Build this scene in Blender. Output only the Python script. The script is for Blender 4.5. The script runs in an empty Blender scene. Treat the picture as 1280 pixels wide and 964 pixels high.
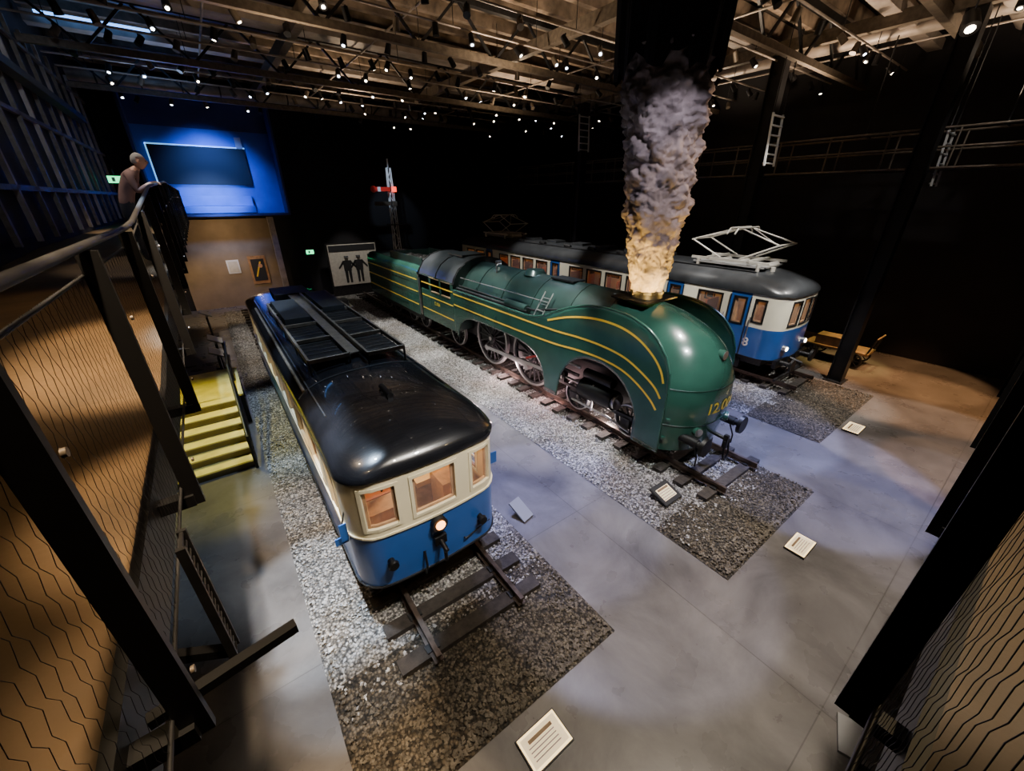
import bpy, math, random
import numpy as np
from mathutils import Vector, Matrix, noise
random.seed(7); np.random.seed(7)
D=bpy.data; scene=bpy.context.scene; COL=scene.collection

# ---------------- materials ----------------
def mat(name,col,rough=0.5,metal=0.0,emis=None,estr=0.0,var=0.0,vscale=3.0,bump=0.0,bscale=20.0,coat=0.0,trans=0.0,alpha=1.0):
    m=D.materials.new(name); m.use_nodes=True; nt=m.node_tree; b=nt.nodes['Principled BSDF']
    b.inputs['Base Color'].default_value=(*col,1); b.inputs['Roughness'].default_value=rough
    b.inputs['Metallic'].default_value=metal
    b.inputs['Coat Weight'].default_value=coat
    b.inputs['Transmission Weight'].default_value=trans
    b.inputs['Alpha'].default_value=alpha
    if emis: 
        b.inputs['Emission Color'].default_value=(*emis,1); b.inputs['Emission Strength'].default_value=estr
    if var>0 or bump>0:
        tc=nt.nodes.new('ShaderNodeTexCoord')
    if var>0:
        n=nt.nodes.new('ShaderNodeTexNoise'); n.inputs['Scale'].default_value=vscale; n.inputs['Detail'].default_value=6
        nt.links.new(tc.outputs['Object'],n.inputs['Vector'])
        r=nt.nodes.new('ShaderNodeValToRGB'); r.color_ramp.elements[0].position=.3; r.color_ramp.elements[1].position=.7
        r.color_ramp.elements[0].color=(*[c*(1-var) for c in col],1); r.color_ramp.elements[1].color=(*[min(1,c*(1+var)) for c in col],1)
        nt.links.new(n.outputs['Fac'],r.inputs['Fac']); nt.links.new(r.outputs['Color'],b.inputs['Base Color'])
    if bump>0:
        n2=nt.nodes.new('ShaderNodeTexNoise'); n2.inputs['Scale'].default_value=bscale; n2.inputs['Detail'].default_value=5
        nt.links.new(tc.outputs['Object'],n2.inputs['Vector'])
        bp=nt.nodes.new('ShaderNodeBump'); bp.inputs['Strength'].default_value=bump; bp.inputs['Distance'].default_value=.05
        nt.links.new(n2.outputs['Fac'],bp.inputs['Height']); nt.links.new(bp.outputs['Normal'],b.inputs['Normal'])
    return m

M={}
M['black']=mat('black_steel',(.006,.006,.007),.45,.3)
M['dark']=mat('dark_wall',(.008,.007,.009),.8,var=.3,vscale=1)
M['darkmetal']=mat('dark_metal',(.03,.03,.032),.45,.6,var=.3,vscale=8)
M['rack']=mat('rack_metal',(.13,.105,.08),.5,.4,var=.3,vscale=8)
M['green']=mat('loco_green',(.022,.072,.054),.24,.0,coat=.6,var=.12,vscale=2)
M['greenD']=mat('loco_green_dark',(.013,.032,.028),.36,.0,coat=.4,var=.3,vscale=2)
M['yellow']=mat('stripe_yellow',(.85,.55,.04),.4)
M['cream']=mat('cream_paint',(.78,.70,.48),.35,coat=.4,var=.05,vscale=2)
M['creamB']=mat('cream_white_paint',(.80,.76,.60),.35,coat=.3,var=.05,vscale=2)
M['blue']=mat('blue_paint',(.018,.09,.34),.3,coat=.5,var=.1,vscale=2)
M['roofblk']=mat('roof_black',(.008,.0085,.011),.24,.0,coat=.6,var=.3,vscale=3,bump=.05,bscale=2.0)
M['radbox']=mat('radiator_black',(.008,.0085,.01),.6,.0,var=.3,vscale=3)
M['roofgry']=mat('roof_grey',(.035,.038,.042),.33,.1,coat=.3,var=.3,vscale=2)
M['steel']=mat('rail_steel',(.13,.10,.085),.4,.8,var=.4,vscale=6)
M['bright']=mat('bright_steel',(.6,.58,.58),.3,.9)
M['wheel']=mat('wheel_paint',(.05,.05,.055),.4,.4)
M['sleeper']=mat('sleeper_wood',(.03,.024,.02),.85,var=.5,vscale=8,bump=.5,bscale=14)
M['wood']=mat('warm_wood',(.42,.22,.09),.5,var=.3,vscale=5)
M['interior']=mat('interior_cream',(.6,.42,.22),.6)
M['seat']=mat('seat_leather',(.35,.12,.05),.5)
M['lampwarm']=mat('lamp_warm',(1,.6,.3),.4,emis=(1,.35,.08),estr=9)
M['lampwht']=mat('lamp_white',(1,1,1),.4,emis=(1,.86,.66),estr=18)
M['lampcool']=mat('lamp_cool',(1,1,1),.4,emis=(.75,.85,1),estr=16)
M['lampblue']=mat('lamp_blue',(.3,.5,1),.4,emis=(.12,.38,1),estr=4)
M['cyanline']=mat('screen_edge_light',(.3,.5,1),.4,emis=(.15,.5,.9),estr=1.4)
M['green_sign']=mat('exit_green',(.0,.5,.2),.4,emis=(.05,1,.35),estr=3)
M['red']=mat('signal_red',(.7,.03,.02),.4)
M['redlamp']=mat('red_lamp',(.7,.03,.02),.4,emis=(1,.05,.02),estr=3)
M['white']=mat('white_paint',(.75,.75,.75),.45)
M['mast']=mat('mast_paint',(.4,.4,.4),.45)
M['panto']=mat('pantograph_paint',(.5,.48,.43),.45,.2)
M['ceil']=mat('ceiling_dark',(.04,.032,.024),.9,var=.4,vscale=1)
M['joist']=mat('ceiling_joist',(.22,.165,.12),.75,var=.6,vscale=2.2)
M['duct']=mat('duct_metal',(.28,.235,.2),.5,.2,var=.4,vscale=2)
M['deck']=mat('deck_brown',(.062,.036,.014),.6,var=.35,vscale=1.5,bump=.15,bscale=6)
M['beige']=mat('beige_wall',(.26,.19,.12),.75,var=.2,vscale=1)
M['bluewall']=mat('blue_wall',(.05,.11,.45),.6,var=.15,vscale=1)
M['blueshade']=mat('blue_wall_shaded',(.02,.035,.14),.7,var=.2,vscale=1)  # shaded copy of the blue wall, dimness put into the colour
M['screen']=mat('screen_black',(.002,.002,.003),.7)
M['glass']=mat('window_glass',(.55,.6,.62),.05,alpha=.13)
M['skin']=mat('skin',(.55,.3,.2),.5)
M['hair']=mat('grey_hair',(.35,.33,.31),.8)
M['shirt']=mat('shirt_mauve',(.22,.13,.12),.8)
M['trous']=mat('trousers',(.03,.035,.05),.8)
M['paper']=mat('poster_paper',(.62,.58,.5),.7,var=.1,vscale=6)
M['ink']=mat('poster_ink',(.02,.02,.022),.7)
M['stair']=mat('stair_yellow_tint',(.72,.62,.22),.6,var=.15,vscale=3)  # pale concrete treads; the yellow light is tinted into their colour
M['riser']=mat('stair_riser',(.16,.13,.05),.7)
M['coal']=mat('coal',(.01,.01,.01),.5,bump=1,bscale=12)
M['panel_lit']=mat('lit_panel',(.6,.52,.36),.5,emis=(1,.74,.42),estr=.8,var=.15,vscale=20)
M['panel_glow']=mat('lit_panel_border',(.8,.65,.4),.5,emis=(1,.70,.30),estr=2.4)
M['grey']=mat('grey_plate',(.24,.24,.24),.5)
M['panelwood']=mat('dull_wood',(.2,.13,.07),.6,var=.3,vscale=4)

def concrete():
    m=D.materials.new('polished_concrete'); m.use_nodes=True; nt=m.node_tree; b=nt.nodes['Principled BSDF']; L=nt.links.new
    tc=nt.nodes.new('ShaderNodeTexCoord')
    n=nt.nodes.new('ShaderNodeTexNoise'); n.inputs['Scale'].default_value=.6; n.inputs['Detail'].default_value=11; n.inputs['Roughness'].default_value=.7; n.inputs['Distortion'].default_value=.5
    L(tc.outputs['Object'],n.inputs['Vector'])
    r=nt.nodes.new('ShaderNodeValToRGB'); e=r.color_ramp.elements; e[0].position=.32; e[0].color=(.08,.074,.068,1); e[1].position=.7; e[1].color=(.195,.182,.168,1)
    L(n.outputs['Fac'],r.inputs['Fac'])
    br=nt.nodes.new('ShaderNodeTexBrick'); br.inputs['Scale'].default_value=1; br.inputs['Brick Width'].default_value=5; br.inputs['Row Height'].default_value=4.6
    br.inputs['Mortar Size'].default_value=.008; br.offset=0; br.inputs['Color1'].default_value=(1,1,1,1); br.inputs['Color2'].default_value=(.82,.82,.88,1); br.inputs['Mortar'].default_value=(.5,.5,.5,1)
    L(tc.outputs['Object'],br.inputs['Vector'])
    mx=nt.nodes.new('ShaderNodeMix'); mx.data_type='RGBA'; mx.blend_type='MULTIPLY'; mx.inputs[0].default_value=1
    L(r.outputs['Color'],mx.inputs[6]); L(br.outputs['Color'],mx.inputs[7]); L(mx.outputs[2],b.inputs['Base Color'])
    n3=nt.nodes.new('ShaderNodeTexNoise'); n3.inputs['Scale'].default_value=1.8; n3.inputs['Detail'].default_value=7; L(tc.outputs['Object'],n3.inputs['Vector'])
    mr=nt.nodes.new('ShaderNodeMapRange'); mr.inputs[3].default_value=.16; mr.inputs[4].default_value=.44; L(n3.outputs['Fac'],mr.inputs[0]); L(mr.outputs[0],b.inputs['Roughness'])
    return m
M['concrete']=concrete()
def ballast(name,c0,c1,c2):
    m=D.materials.new(name); m.use_nodes=True; nt=m.node_tree; b=nt.nodes['Principled BSDF']; L=nt.links.new
    tc=nt.nodes.new('ShaderNodeTexCoord')
    v=nt.nodes.new('ShaderNodeTexVoronoi'); v.inputs['Scale'].default_value=24; L(tc.outputs['Object'],v.inputs['Vector'])
    sep=nt.nodes.new('ShaderNodeSeparateColor'); L(v.outputs['Color'],sep.inputs[0])
    r=nt.nodes.new('ShaderNodeValToRGB'); e=r.color_ramp.elements; e[0].position=0; e[0].color=(*c0,1); e[1].position=1; e[1].color=(*c2,1)
    k=r.color_ramp.elements.new(.5); k.color=(*c1,1); L(sep.outputs[0],r.inputs['Fac'])
    r2=nt.nodes.new('ShaderNodeValToRGB'); r2.color_ramp.elements[0].position=.3; r2.color_ramp.elements[0].color=(1,1,1,1); r2.color_ramp.elements[1].position=.8; r2.color_ramp.elements[1].color=(.12,.12,.12,1)
    L(v.outputs['Distance'],r2.inputs['Fac'])
    mx=nt.nodes.new('ShaderNodeMix'); mx.data_type='RGBA'; mx.blend_type='MULTIPLY'; mx.inputs[0].default_value=1
    L(r.outputs['Color'],mx.inputs[6]); L(r2.outputs['Color'],mx.inputs[7])
    n=nt.nodes.new('ShaderNodeTexNoise'); n.inputs['Scale'].default_value=.8; n.inputs['Detail'].default_value=5; L(tc.outputs['Object'],n.inputs['Vector'])
    r3=nt.nodes.new('ShaderNodeValToRGB'); r3.color_ramp.elements[0].position=.4; r3.color_ramp.elements[0].color=(1,1,1,1); r3.color_ramp.elements[1].position=.65; r3.color_ramp.elements[1].color=(.66,.58,.48,1)
    L(n.outputs['Fac'],r3.inputs['Fac'])
    mx2=nt.nodes.new('ShaderNodeMix'); mx2.data_type='RGBA'; mx2.blend_type='MULTIPLY'; mx2.inputs[0].default_value=1
    L(mx.outputs[2],mx2.inputs[6]); L(r3.outputs['Color'],mx2.inputs[7]); L(mx2.outputs[2],b.inputs['Base Color'])
    b.inputs['Roughness'].default_value=.75
    bp=nt.nodes.new('ShaderNodeBump'); bp.invert=True; bp.inputs['Strength'].default_value=1; bp.inputs['Distance'].default_value=.05
    L(v.outputs['Distance'],bp.inputs['Height']); L(bp.outputs['Normal'],b.inputs['Normal'])
    return m
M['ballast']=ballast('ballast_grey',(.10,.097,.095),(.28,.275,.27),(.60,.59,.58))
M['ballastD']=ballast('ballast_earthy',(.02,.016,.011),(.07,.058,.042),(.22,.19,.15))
M['stone']=mat('stone_grey',(.36,.35,.345),.8,var=.5,vscale=9)
M['stoneD']=mat('stone_earthy',(.10,.085,.065),.8,var=.6,vscale=9)
M['smoke']=mat('smoke_plaster',(.27,.23,.225),.9,var=.6,vscale=1.8,bump=.9,bscale=6)

# ---------------- helpers ----------------
def empty(name,loc=(0,0,0)):
    o=D.objects.new(name,None); o.empty_display_size=.3; o.location=loc; COL.objects.link(o); return o
def attach(o,parent):
    o.parent=parent; o.matrix_parent_inverse=Matrix.Translation(-Vector(parent.location))
class MB:
    def __init__(s): s.v=[];s.f=[];s.m=[];s.sm=[];s.mats=[]
    def mi(s,mt):
        if isinstance(mt,str): mt=M[mt]
        if mt not in s.mats: s.mats.append(mt)
        return s.mats.index(mt)
    def add(s,vs,fs,mt,smooth=False):
        o=len(s.v); s.v+= [tuple(x) for x in vs]; i=s.mi(mt)
        for f in fs: s.f.append(tuple(o+k for k in f)); s.m.append(i); s.sm.append(smooth)
    def box(s,c,sz,mt,rot=None):
        vs=[]
        for dx in(-.5,.5):
            for dy in(-.5,.5):
                for dz in(-.5,.5):
                    p=Vector((dx*sz[0],dy*sz[1],dz*sz[2]))
                    if rot is not None: p=rot@p
                    vs.append(p+Vector(c))
        s.add(vs,[(0,1,3,2),(4,6,7,5),(0,4,5,1),(2,3,7,6),(0,2,6,4),(1,5,7,3)],mt)
    def box2(s,a,b,mt): s.box([(a[i]+b[i])/2 for i in range(3)],[abs(b[i]-a[i]) for i in range(3)],mt)
    def frame(s,p1,p2):
        d=(Vector(p2)-Vector(p1)); L=d.length; d.normalize()
        up=Vector((0,0,1)) if abs(d.z)<.95 else Vector((0,1,0))
        a=d.cross(up).normalized(); b=a.cross(d).normalized(); return d,a,b,L
    def beam(s,p1,p2,w,h,mt):
        d,a,b,L=s.frame(p1,p2); vs=[]
        for p in(Vector(p1),Vector(p2)):
            for i,j in((-1,-1),(1,-1),(1,1),(-1,1)): vs.append(p+a*i*w/2+b*j*h/2)
        s.add(vs,[(0,1,2,3),(7,6,5,4),(0,4,5,1),(1,5,6,2),(2,6,7,3),(3,7,4,0)],mt)
    def tube(s,p1,p2,r,mt,n=10,r2=None):
        r2=r if r2 is None else r2
        d,a,b,L=s.frame(p1,p2); vs=[]
        for p,rr in((Vector(p1),r),(Vector(p2),r2)):
            for i in range(n):
                t=2*math.pi*i/n; vs.append(p+(a*math.cos(t)+b*math.sin(t))*rr)
        s.add(vs,[(i,(i+1)%n,n+(i+1)%n,n+i) for i in range(n)],mt,True)
        s.add(vs[:n],[tuple(range(n))],mt); s.add(vs[n:],[tuple(range(n-1,-1,-1))],mt)
    def path(s,pts,r,mt,n=8):
        for a,b in zip(pts[:-1],pts[1:]): s.tube(a,b,r,mt,n)
    def ring(s,c,axis,ro,ri,w,mt,n=32):
        ax=Vector(axis).normalized(); up=Vector((0,0,1)) if abs(ax.z)<.9 else Vector((0,1,0))
        a=ax.cross(up).normalized(); b=a.cross(ax); vs=[]
        for i in range(n):
            t=2*math.pi*i/n; dd=a*math.cos(t)+b*math.sin(t)
            for rr,k in((ro,-w/2),(ro,w/2),(ri,w/2),(ri,-w/2)): vs.append(Vector(c)+dd*rr+ax*k)
        fs=[]
        for i in range(n):
            j=(i+1)%n
            for k in range(4): fs.append((i*4+k,i*4+(k+1)%4,j*4+(k+1)%4,j*4+k))
        s.add(vs,fs,mt)
    def wheel(s,c,r,mt,spokes=14,tire='bright'):
        c=Vector(c); X=Vector((1,0,0))
        s.ring(c,X,r,r*.93,.13,tire,40); s.ring(c,X,r*.93,r*.86,.10,mt,40)
        s.tube(c-X*.11,c+X*.11,r*.17,mt,14); s.tube(c-X*.13,c+X*.13,r*.08,'bright',10)
        for i in range(spokes):
            t=2*math.pi*i/spokes; d=Vector((0,math.cos(t),math.sin(t)))
            s.beam(c+d*r*.12,c+d*r*.88,.05,.05*max(.6,r),mt)
    def build(s,name,parent=None,bevel=0):
        me=D.meshes.new(name)
        v=np.array(s.v); c=(v.min(0)+v.max(0))/2; c[2]=v[:,2].min()
        me.from_pydata([tuple(x) for x in (v-c)],[],s.f)
        for m in s.mats: me.materials.append(m)
        me.polygons.foreach_set('material_index',s.m); me.polygons.foreach_set('use_smooth',s.sm)
        me.update(); o=D.objects.new(name,me); o.location=c; COL.objects.link(o)
        if parent: attach(o,parent)
        if bevel:
            b=o.modifiers.new('bev','BEVEL'); b.width=bevel; b.segments=2; b.limit_method='ANGLE'
        return o
def recalc(o):
    import bmesh
    bm=bmesh.new(); bm.from_mesh(o.data); bmesh.ops.remove_doubles(bm,verts=bm.verts,dist=.0005); bmesh.ops.recalc_face_normals(bm,faces=bm.faces); bm.to_mesh(o.data); bm.free()

# ---------------- camera ----------------
cam=D.cameras.new('camera'); co=D.objects.new('camera',cam); COL.objects.link(co)
co.location=(0,0,6.2); co.rotation_euler=(math.radians(64.5),0,math.radians(-36.4)); cam.lens=13.78; cam.sensor_width=36; cam.clip_start=.02
scene.camera=co

# ---------------- room ----------------
XL,XR,YF,YB,ZC=-2.9,23.0,-3.2,30.5,12.3
b=MB(); b.box2((XL,YF,-.2),(XR,YB,0),'concrete'); o=b.build('floor')
b=MB(); b.box2((XL,YF,ZC),(XR,YB,ZC+.2),'ceil'); b.build('ceiling')
b=MB(); b.box2((XL-.2,YF,0),(XL,YB,ZC),'dark'); b.build('wall_left')
b=MB(); b.box2((XR,YF,0),(XR+.2,YB,ZC),'dark'); b.build('wall_right')
b=MB(); b.box2((XL,YB,0),(XR,YB+.2,ZC),'dark'); b.build('wall_back')
b=MB(); b.box2((XL,YF-.2,0),(XR,YF,ZC),'dark'); b.build('wall_front')

# gravel beds
def bed(x0,x1,y0,y1,n,ydark,root):
    b=MB()
    nx,ny=int((x1-x0)/.25),int((y1-y0)/.25); vs=[];fs=[];fd=[]
    for i in range(nx+1):
        for j in range(ny+1):
            x=x0+(x1-x0)*i/nx; y=y0+(y1-y0)*j/ny
            e=min(i,nx-i,j,ny-j)
            z=.015 if e==0 else .05+.025*noise.noise(Vector((x*1.3,y*1.3,0)))
            vs.append((x,y,z))
    for i in range(nx):
        for j in range(ny):
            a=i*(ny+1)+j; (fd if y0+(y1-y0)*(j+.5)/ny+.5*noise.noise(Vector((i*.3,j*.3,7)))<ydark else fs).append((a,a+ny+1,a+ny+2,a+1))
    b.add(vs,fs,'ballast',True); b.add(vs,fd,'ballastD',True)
    oc=np.array([(1,0,0),(-1,0,0),(0,1,0),(0,-1,0),(0,0,1),(0,0,-1)],float)
    of=[(0,2,4),(2,1,4),(1,3,4),(3,0,4),(2,0,5),(1,2,5),(3,1,5),(0,3,5)]
    for k in range(n):
        y=y0+.05+(y1-y0-.1)*random.random()**1.9; x=random.uniform(x0+.05,x1-.05)
        s=random.uniform(.014,.034); R=Matrix.Rotation(random.random()*6.3,3,Vector((random.random()-.5,random.random()-.5,random.random()+.1)).normalized())
        sc=Vector((s*random.uniform(.8,1.5),s*random.uniform(.8,1.3),s*random.uniform(.6,1)))
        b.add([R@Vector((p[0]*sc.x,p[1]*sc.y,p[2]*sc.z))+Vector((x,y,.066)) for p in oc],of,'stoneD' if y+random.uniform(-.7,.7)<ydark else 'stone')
    return b.build('gravel_ballast',root)
def track(cx,y0,y1):
    root=empty('railway_track',(cx,(y0+y1)/2,0))
    b=MB(); y=y0+.25
    while y<y1:
        b.box((cx+random.uniform(-.03,.03),y,.09),(2.5,.24,.12),'sleeper',Matrix.Rotation(random.uniform(-.015,.015),3,'Z')); y+=.62
    b.build('sleepers',root)
    b=MB()
    for sx in(-.7525,.7525):
        x=cx+sx
        b.box2((x-.07,y0,.15),(x+.07,y1,.165),'steel'); b.box2((x-.012,y0,.165),(x+.012,y1,.26),'steel'); b.box2((x-.035,y0,.26),(x+.035,y1,.3),'steel')
        y=y0+.25
        while y<y1:
            b.box((x,y,.17),(.2,.13,.03),'darkmetal'); y+=.62
    b.build('rails',root); return root
bed(-.2,3.65,2.2,29,10000,4.0,track(1.93,3.35,28.5)); bed(6.0,9.95,1.6,29,9000,3.0,track(8.8,2.75,28.5)); bed(12.4,17.3,2.3,29,3000,4.4,track(16.0,4.0,28.5))

# ---------------- rail vehicle shells ----------------
class Peri:
    def __init__(s,cx,y0,y1,hw,rc,bow=0):
        s.cx,s.y0,s.y1,s.hw,s.rc,s.bow=cx,y0,y1,hw,rc,bow
        s.a=hw-rc; s.q=math.pi*rc/2; s.L=y1-y0-2*rc
        s.T=4*s.a+4*s.q+2*s.L
        s.side0=s.a+s.q
    def P(s,t):
        t=t%s.T; sg=-1
        if t>s.T/2: t=s.T-t; sg=1
        rc=s.rc
        if t<s.a: x,y=t,s.y0
        elif t<s.a+s.q:
            th=(t-s.a)/rc; x=s.a+rc*math.sin(th); y=s.y0+rc-rc*math.cos(th)
        elif t<s.a+s.q+s.L: x=s.hw; y=s.y0+rc+(t-s.a-s.q)
        elif t<s.a+2*s.q+s.L:
            th=(t-s.a-s.q-s.L)/rc; x=s.a+rc*math.cos(th); y=s.y1-rc+rc*math.sin(th)
        else: x=s.T/2-t; y=s.y1
        w=max(0,1-(y-s.y0)/1.2); w2=max(0,1-(s.y1-y)/1.2)
        y=y-s.bow*w*(1-(x/s.hw)**2)+s.bow*w2*(1-(x/s.hw)**2)
        return Vector((s.cx+sg*x,y,0))
    def N(s,t):
        d=s.P(t+.004)-s.P(t-.004); d.normalize(); return Vector((-d.y,d.x,0))
def shell(root,pe,z0,zb,z1,holes,mlow,mup,framemat,blue_doors=(),glass=True,lip=.0):
    ss=set()
    T=pe.T
    n=int(pe.L/.5)
    base=[0,pe.a]+[pe.a+pe.q*k/8 for k in range(1,9)]+[pe.side0+pe.L*k/n for k in range(1,n+1)]+[pe.side0+pe.L+pe.q*k/8 for k in range(1,9)]+[pe.a*.33,pe.a*.66,T/2-pe.a*.5,T/2]
    for t in base: ss.add(round(t,4)); ss.add(round(-t,4))
    for h in holes: ss.add(round(h[0],4)); ss.add(round(h[1],4))
    for d in blue_doors: ss.add(round(d[0],4)); ss.add(round(d[1],4))
    zs={z0,zb,z1}
    for h in holes: zs.add(h[2]); zs.add(h[3])
    zs=sorted(zs); ss=sorted(x for x in ss if -T/2-.001<=x<=T/2+.001)
    ss2=[ss[0]]
    for x in ss[1:]:
        if x-ss2[-1]>.003: ss2.append(x)
    ss=ss2
    b=MB(); bi=MB()
    for off,bb,inner in((0,b,False),(-.07,bi,True)):
        P=[pe.P(t)+pe.N(t)*off for t in ss]
        for i in range(len(ss)-1):
            for j in range(len(zs)-1):
                sm=(ss[i]+ss[i+1])/2; zm=(zs[j]+zs[j+1])/2
                if any(h[0]<sm<h[1] and h[2]<zm<h[3] for h in holes): continue
                door=any(d[0]<sm<d[1] for d in blue_doors)
                mt='interior' if inner else (mlow if (zm<zb or door) else mup)
                a,c=P[i],P[i+1]
                bb.add([(a.x,a.y,zs[j]),(c.x,c.y,zs[j]),(c.x,c.y,zs[j+1]),(a.x,a.y,zs[j+1])],[(0,1,2,3)],mt,False)
    o=b.build('body_shell',root); recalc(o)
    for p in o.data.polygons: p.use_smooth=True
    o.data.set_sharp_from_angle(angle=math.radians(35))
    bi.build('inner_lining',root)
    f=MB(); g=MB()
    for (s0,s1,za,zb_) in holes:
        k=max(1,int((s1-s0)/.12)); tt=[s0+(s1-s0)*i/k for i in range(k+1)]
        w=.035
        def strip(ta,zl,zh,mt,oa=-.08,ob=.014):
            for i in range(len(ta)-1):
                A,B=pe.P(ta[i]),pe.P(ta[i+1]); nA,nB=pe.N(ta[i]),pe.N(ta[i+1])
                vs=[]
                for (Q,nn) in((A,nA),(B,nB)):
                    for off in(oa,ob):
                        for z in(zl,zh): q=Q+nn*off; vs.append((q.x,q.y,z))
                f.add(vs,[(0,1,3,2),(4,6,7,5),(0,4,5,1),(2,3,7,6),(0,2,6,4),(1,5,7,3)],mt)
        strip(tt,za-w,za+w*.4,framemat); strip(tt,zb_-w*.4,zb_+w,framemat)
        strip([s0-w,s0+w*.4],za-w,zb_+w,framemat); strip([s1-w*.4,s1+w],za-w,zb_+w,framemat)
        q_=.055
        strip(tt,za,za+q_,'wood',-.07,-.035); strip(tt,zb_-q_,zb_,'wood',-.07,-.035); strip([s0,s0+q_],za,zb_,'wood',-.07,-.035); strip([s1-q_,s1],za,zb_,'wood',-.07,-.035)
        for sx,tt0 in((1,s0),(-1,s1)):
            for sz,zz in((1,za),(-1,zb_)):
                r=.085
                c=(tt0+sx*r,zz+sz*r); pts=[(tt0,zz)]
                for q in range(5):
                    th=q/4*math.pi/2; pts.append((c[0]-sx*r*math.cos(th),c[1]-sz*r*math.sin(th)))
                vs=[]
                for (t_,z_) in pts:
                    q_2=pe.P(t_)+pe.N(t_)*.004; vs.append((q_2.x,q_2.y,z_))
                f.add(vs,[(0,i,i+1) for i in range(1,5)],framemat)
        for i in range(len(tt)-1):
            A,B=pe.P(tt[i])-pe.N(tt[i])*.03,pe.P(tt[i+1])-pe.N(tt[i+1])*.03
            g.add([(A.x,A.y,za),(B.x,B.y,za),(B.x,B.y,zb_),(A.x,A.y,zb_)],[(0,1,2,3)],'glass')
    f.build('window_frames',root)
    if glass: g.build('window_glass',root)
def roof(root,pe,z0,h,E,mt,over=.03,name='roof',N=14,pw=.75):
    b=MB(); T=pe.T; n=96; rings=[]
    for k in range(N+1):
        t=math.pi/2*k/N; c=max(.02,math.cos(t)); sn=math.sin(t)
        cc=c**pw
        w=(pe.hw+over)*cc; ins=E*(1-c)-over*(1-sn)
        rr=pe.rc/pe.hw; rc=w*(rr+(.98-rr)*sn)
        q=Peri(pe.cx,pe.y0+ins,pe.y1-ins,w,rc,pe.bow*c)
        m1,m2,m3=5,10,30
        segs=[(0,q.a,m1),(q.a,q.a+q.q,m2),(q.a+q.q,q.a+q.q+q.L,m3),(q.a+q.q+q.L,q.a+2*q.q+q.L,m2),(q.a+2*q.q+q.L,q.T/2,m1)]
        half=[]
        for a0,a1,m in segs:
            for i in range(m): half.append(a0+(a1-a0)*i/m)
        full=half+[q.T/2]+[q.T-x for x in reversed(half[1:])]
        rings.append([(*q.P(x).xy,z0+h*sn) for x in full])
    rings.insert(0,[(x,y,z-.06) for x,y,z in rings[0]])
    m=len(rings[0]); vs=[p for r in rings for p in r]; fs=[]
    for k in range(len(rings)-1):
        for i in range(m): fs.append((k*m+i,k*m+(i+1)%m,(k+1)*m+(i+1)%m,(k+1)*m+i))
    fs.append(tuple((len(rings)-1)*m+i for i in range(m)))
    b.add(vs,fs,mt,True); o=b.build(name,root); return o

# ---------------- RAILCAR (near) ----------------
RC=empty('railcar',(1.78,10.4,0))
pe=Peri(1.78,4.42,16.7,1.2,.36,.12)
holes=[(-.34,.34,2.04,2.72),(.56,1.02,2.04,2.72),(-1.0,-.62,2.04,2.72)]
s=pe.side0+.25
holes+= [(s,s+.5,1.75,2.7)]; holes+=[(-s-.5,-s,1.75,2.7)]
x=s+.95
while x<pe.side0+pe.L-1:
    holes+=[(x,x+.85,2.02,2.72),(-x-.85,-x,2.02,2.72)]; x+=1.08
shell(RC,pe,.9,1.9,2.93,holes,'blue','cream','cream')
roof(RC,pe,2.93,.45,1.5,'roofblk')
b=MB()
for z,mt in((1.9,'cream'),(.92,'darkmetal')):
    for i in range(240):
        t0=pe.T*i/240; t1=pe.T*(i+1)/240; A=pe.P(t0)+pe.N(t0)*.012; B=pe.P(t1)+pe.N(t1)*.012
        b.beam((A.x,A.y,z),(B.x,B.y,z),.024,.03,mt)
b.build('trim',RC)
b=MB()
b.box2((.7,4.5,.95),(2.86,16.4,1.02),'wood')
for y in [6.8,7.9,9.0,10.1,11.2,12.3,13.4,14.5]:
    for sx in(1.15,2.4):
        b.box((sx,y,1.4),(.75,.45,.1),'seat'); b.box((sx,y+.22,1.75),(.75,.08,.7),'seat'); b.box((sx,y,1.2),(.1,.3,.35),'darkmetal')
b.box((1.25,4.95,1.55),(.7,.35,.8),'wood'); b.box((2.35,5.0,1.5),(.5,.5,.95),'wood'); b.box((1.8,6.0,1.9),(.05,.05,1.8),'wood')
b.tube((1.25,5.2,1.98),(1.25,5.2,2.3),.02,'darkmetal'); b.ring((1.25,5.25,2.25),(0,1,.3),.17,.14,.03,'darkmetal',20)
b.box((1.25,5.6,1.7),(.45,.4,.08),'seat'); b.box((1.25,5.8,2.0),(.45,.06,.5),'wood')
b.box((2.1,5.5,1.75),(.5,.5,.1),'interior'); b.box((2.1,5.72,2.05),(.5,.06,.55),'interior')
b.box2((.75,6.3,1.0),(1.4,6.34,2.85),'wood'); b.box2((2.1,6.3,1.0),(2.82,6.34,2.85),'wood')
b.build('interior_fittings',RC)
b=MB()
for x0,x1,y0,y1 in((.93,1.64,7.4,12.6),(1.93,2.64,7.2,13.6)):
    z=3.55
    for x in(x0,x1): b.beam((x,y0,z),(x,y1,z),.05,.09,'rack')
    k=int((y1-y0)/1.25)
    for i in range(k+1):
        y=y0+(y1-y0)*i/k; b.beam((x0,y,z),(x1,y,z),.05,.08,'rack')
        for x in(x0,x1): b.tube((x,y,3.15),(x,y,z),.025,'darkmetal',6)
    for i in range(k):
        ya=y0+(y1-y0)*i/k; L_=(y1-y0)/k
        b.box2((x0+.05,ya+.08,z-.06),(x1-.05,ya+L_-.08,z-.03),'black')
        for q in range(1,6): b.beam((x0+.04,ya+L_*q/6,z-.015),(x1-.04,ya+L_*q/6,z-.015),.015,.015,'darkmetal')
b.box2((1.0,10.2,3.52),(1.55,12.4,3.68),'radbox'); b.box2((2.0,11.0,3.52),(2.55,13.2,3.66),'radbox')
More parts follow.
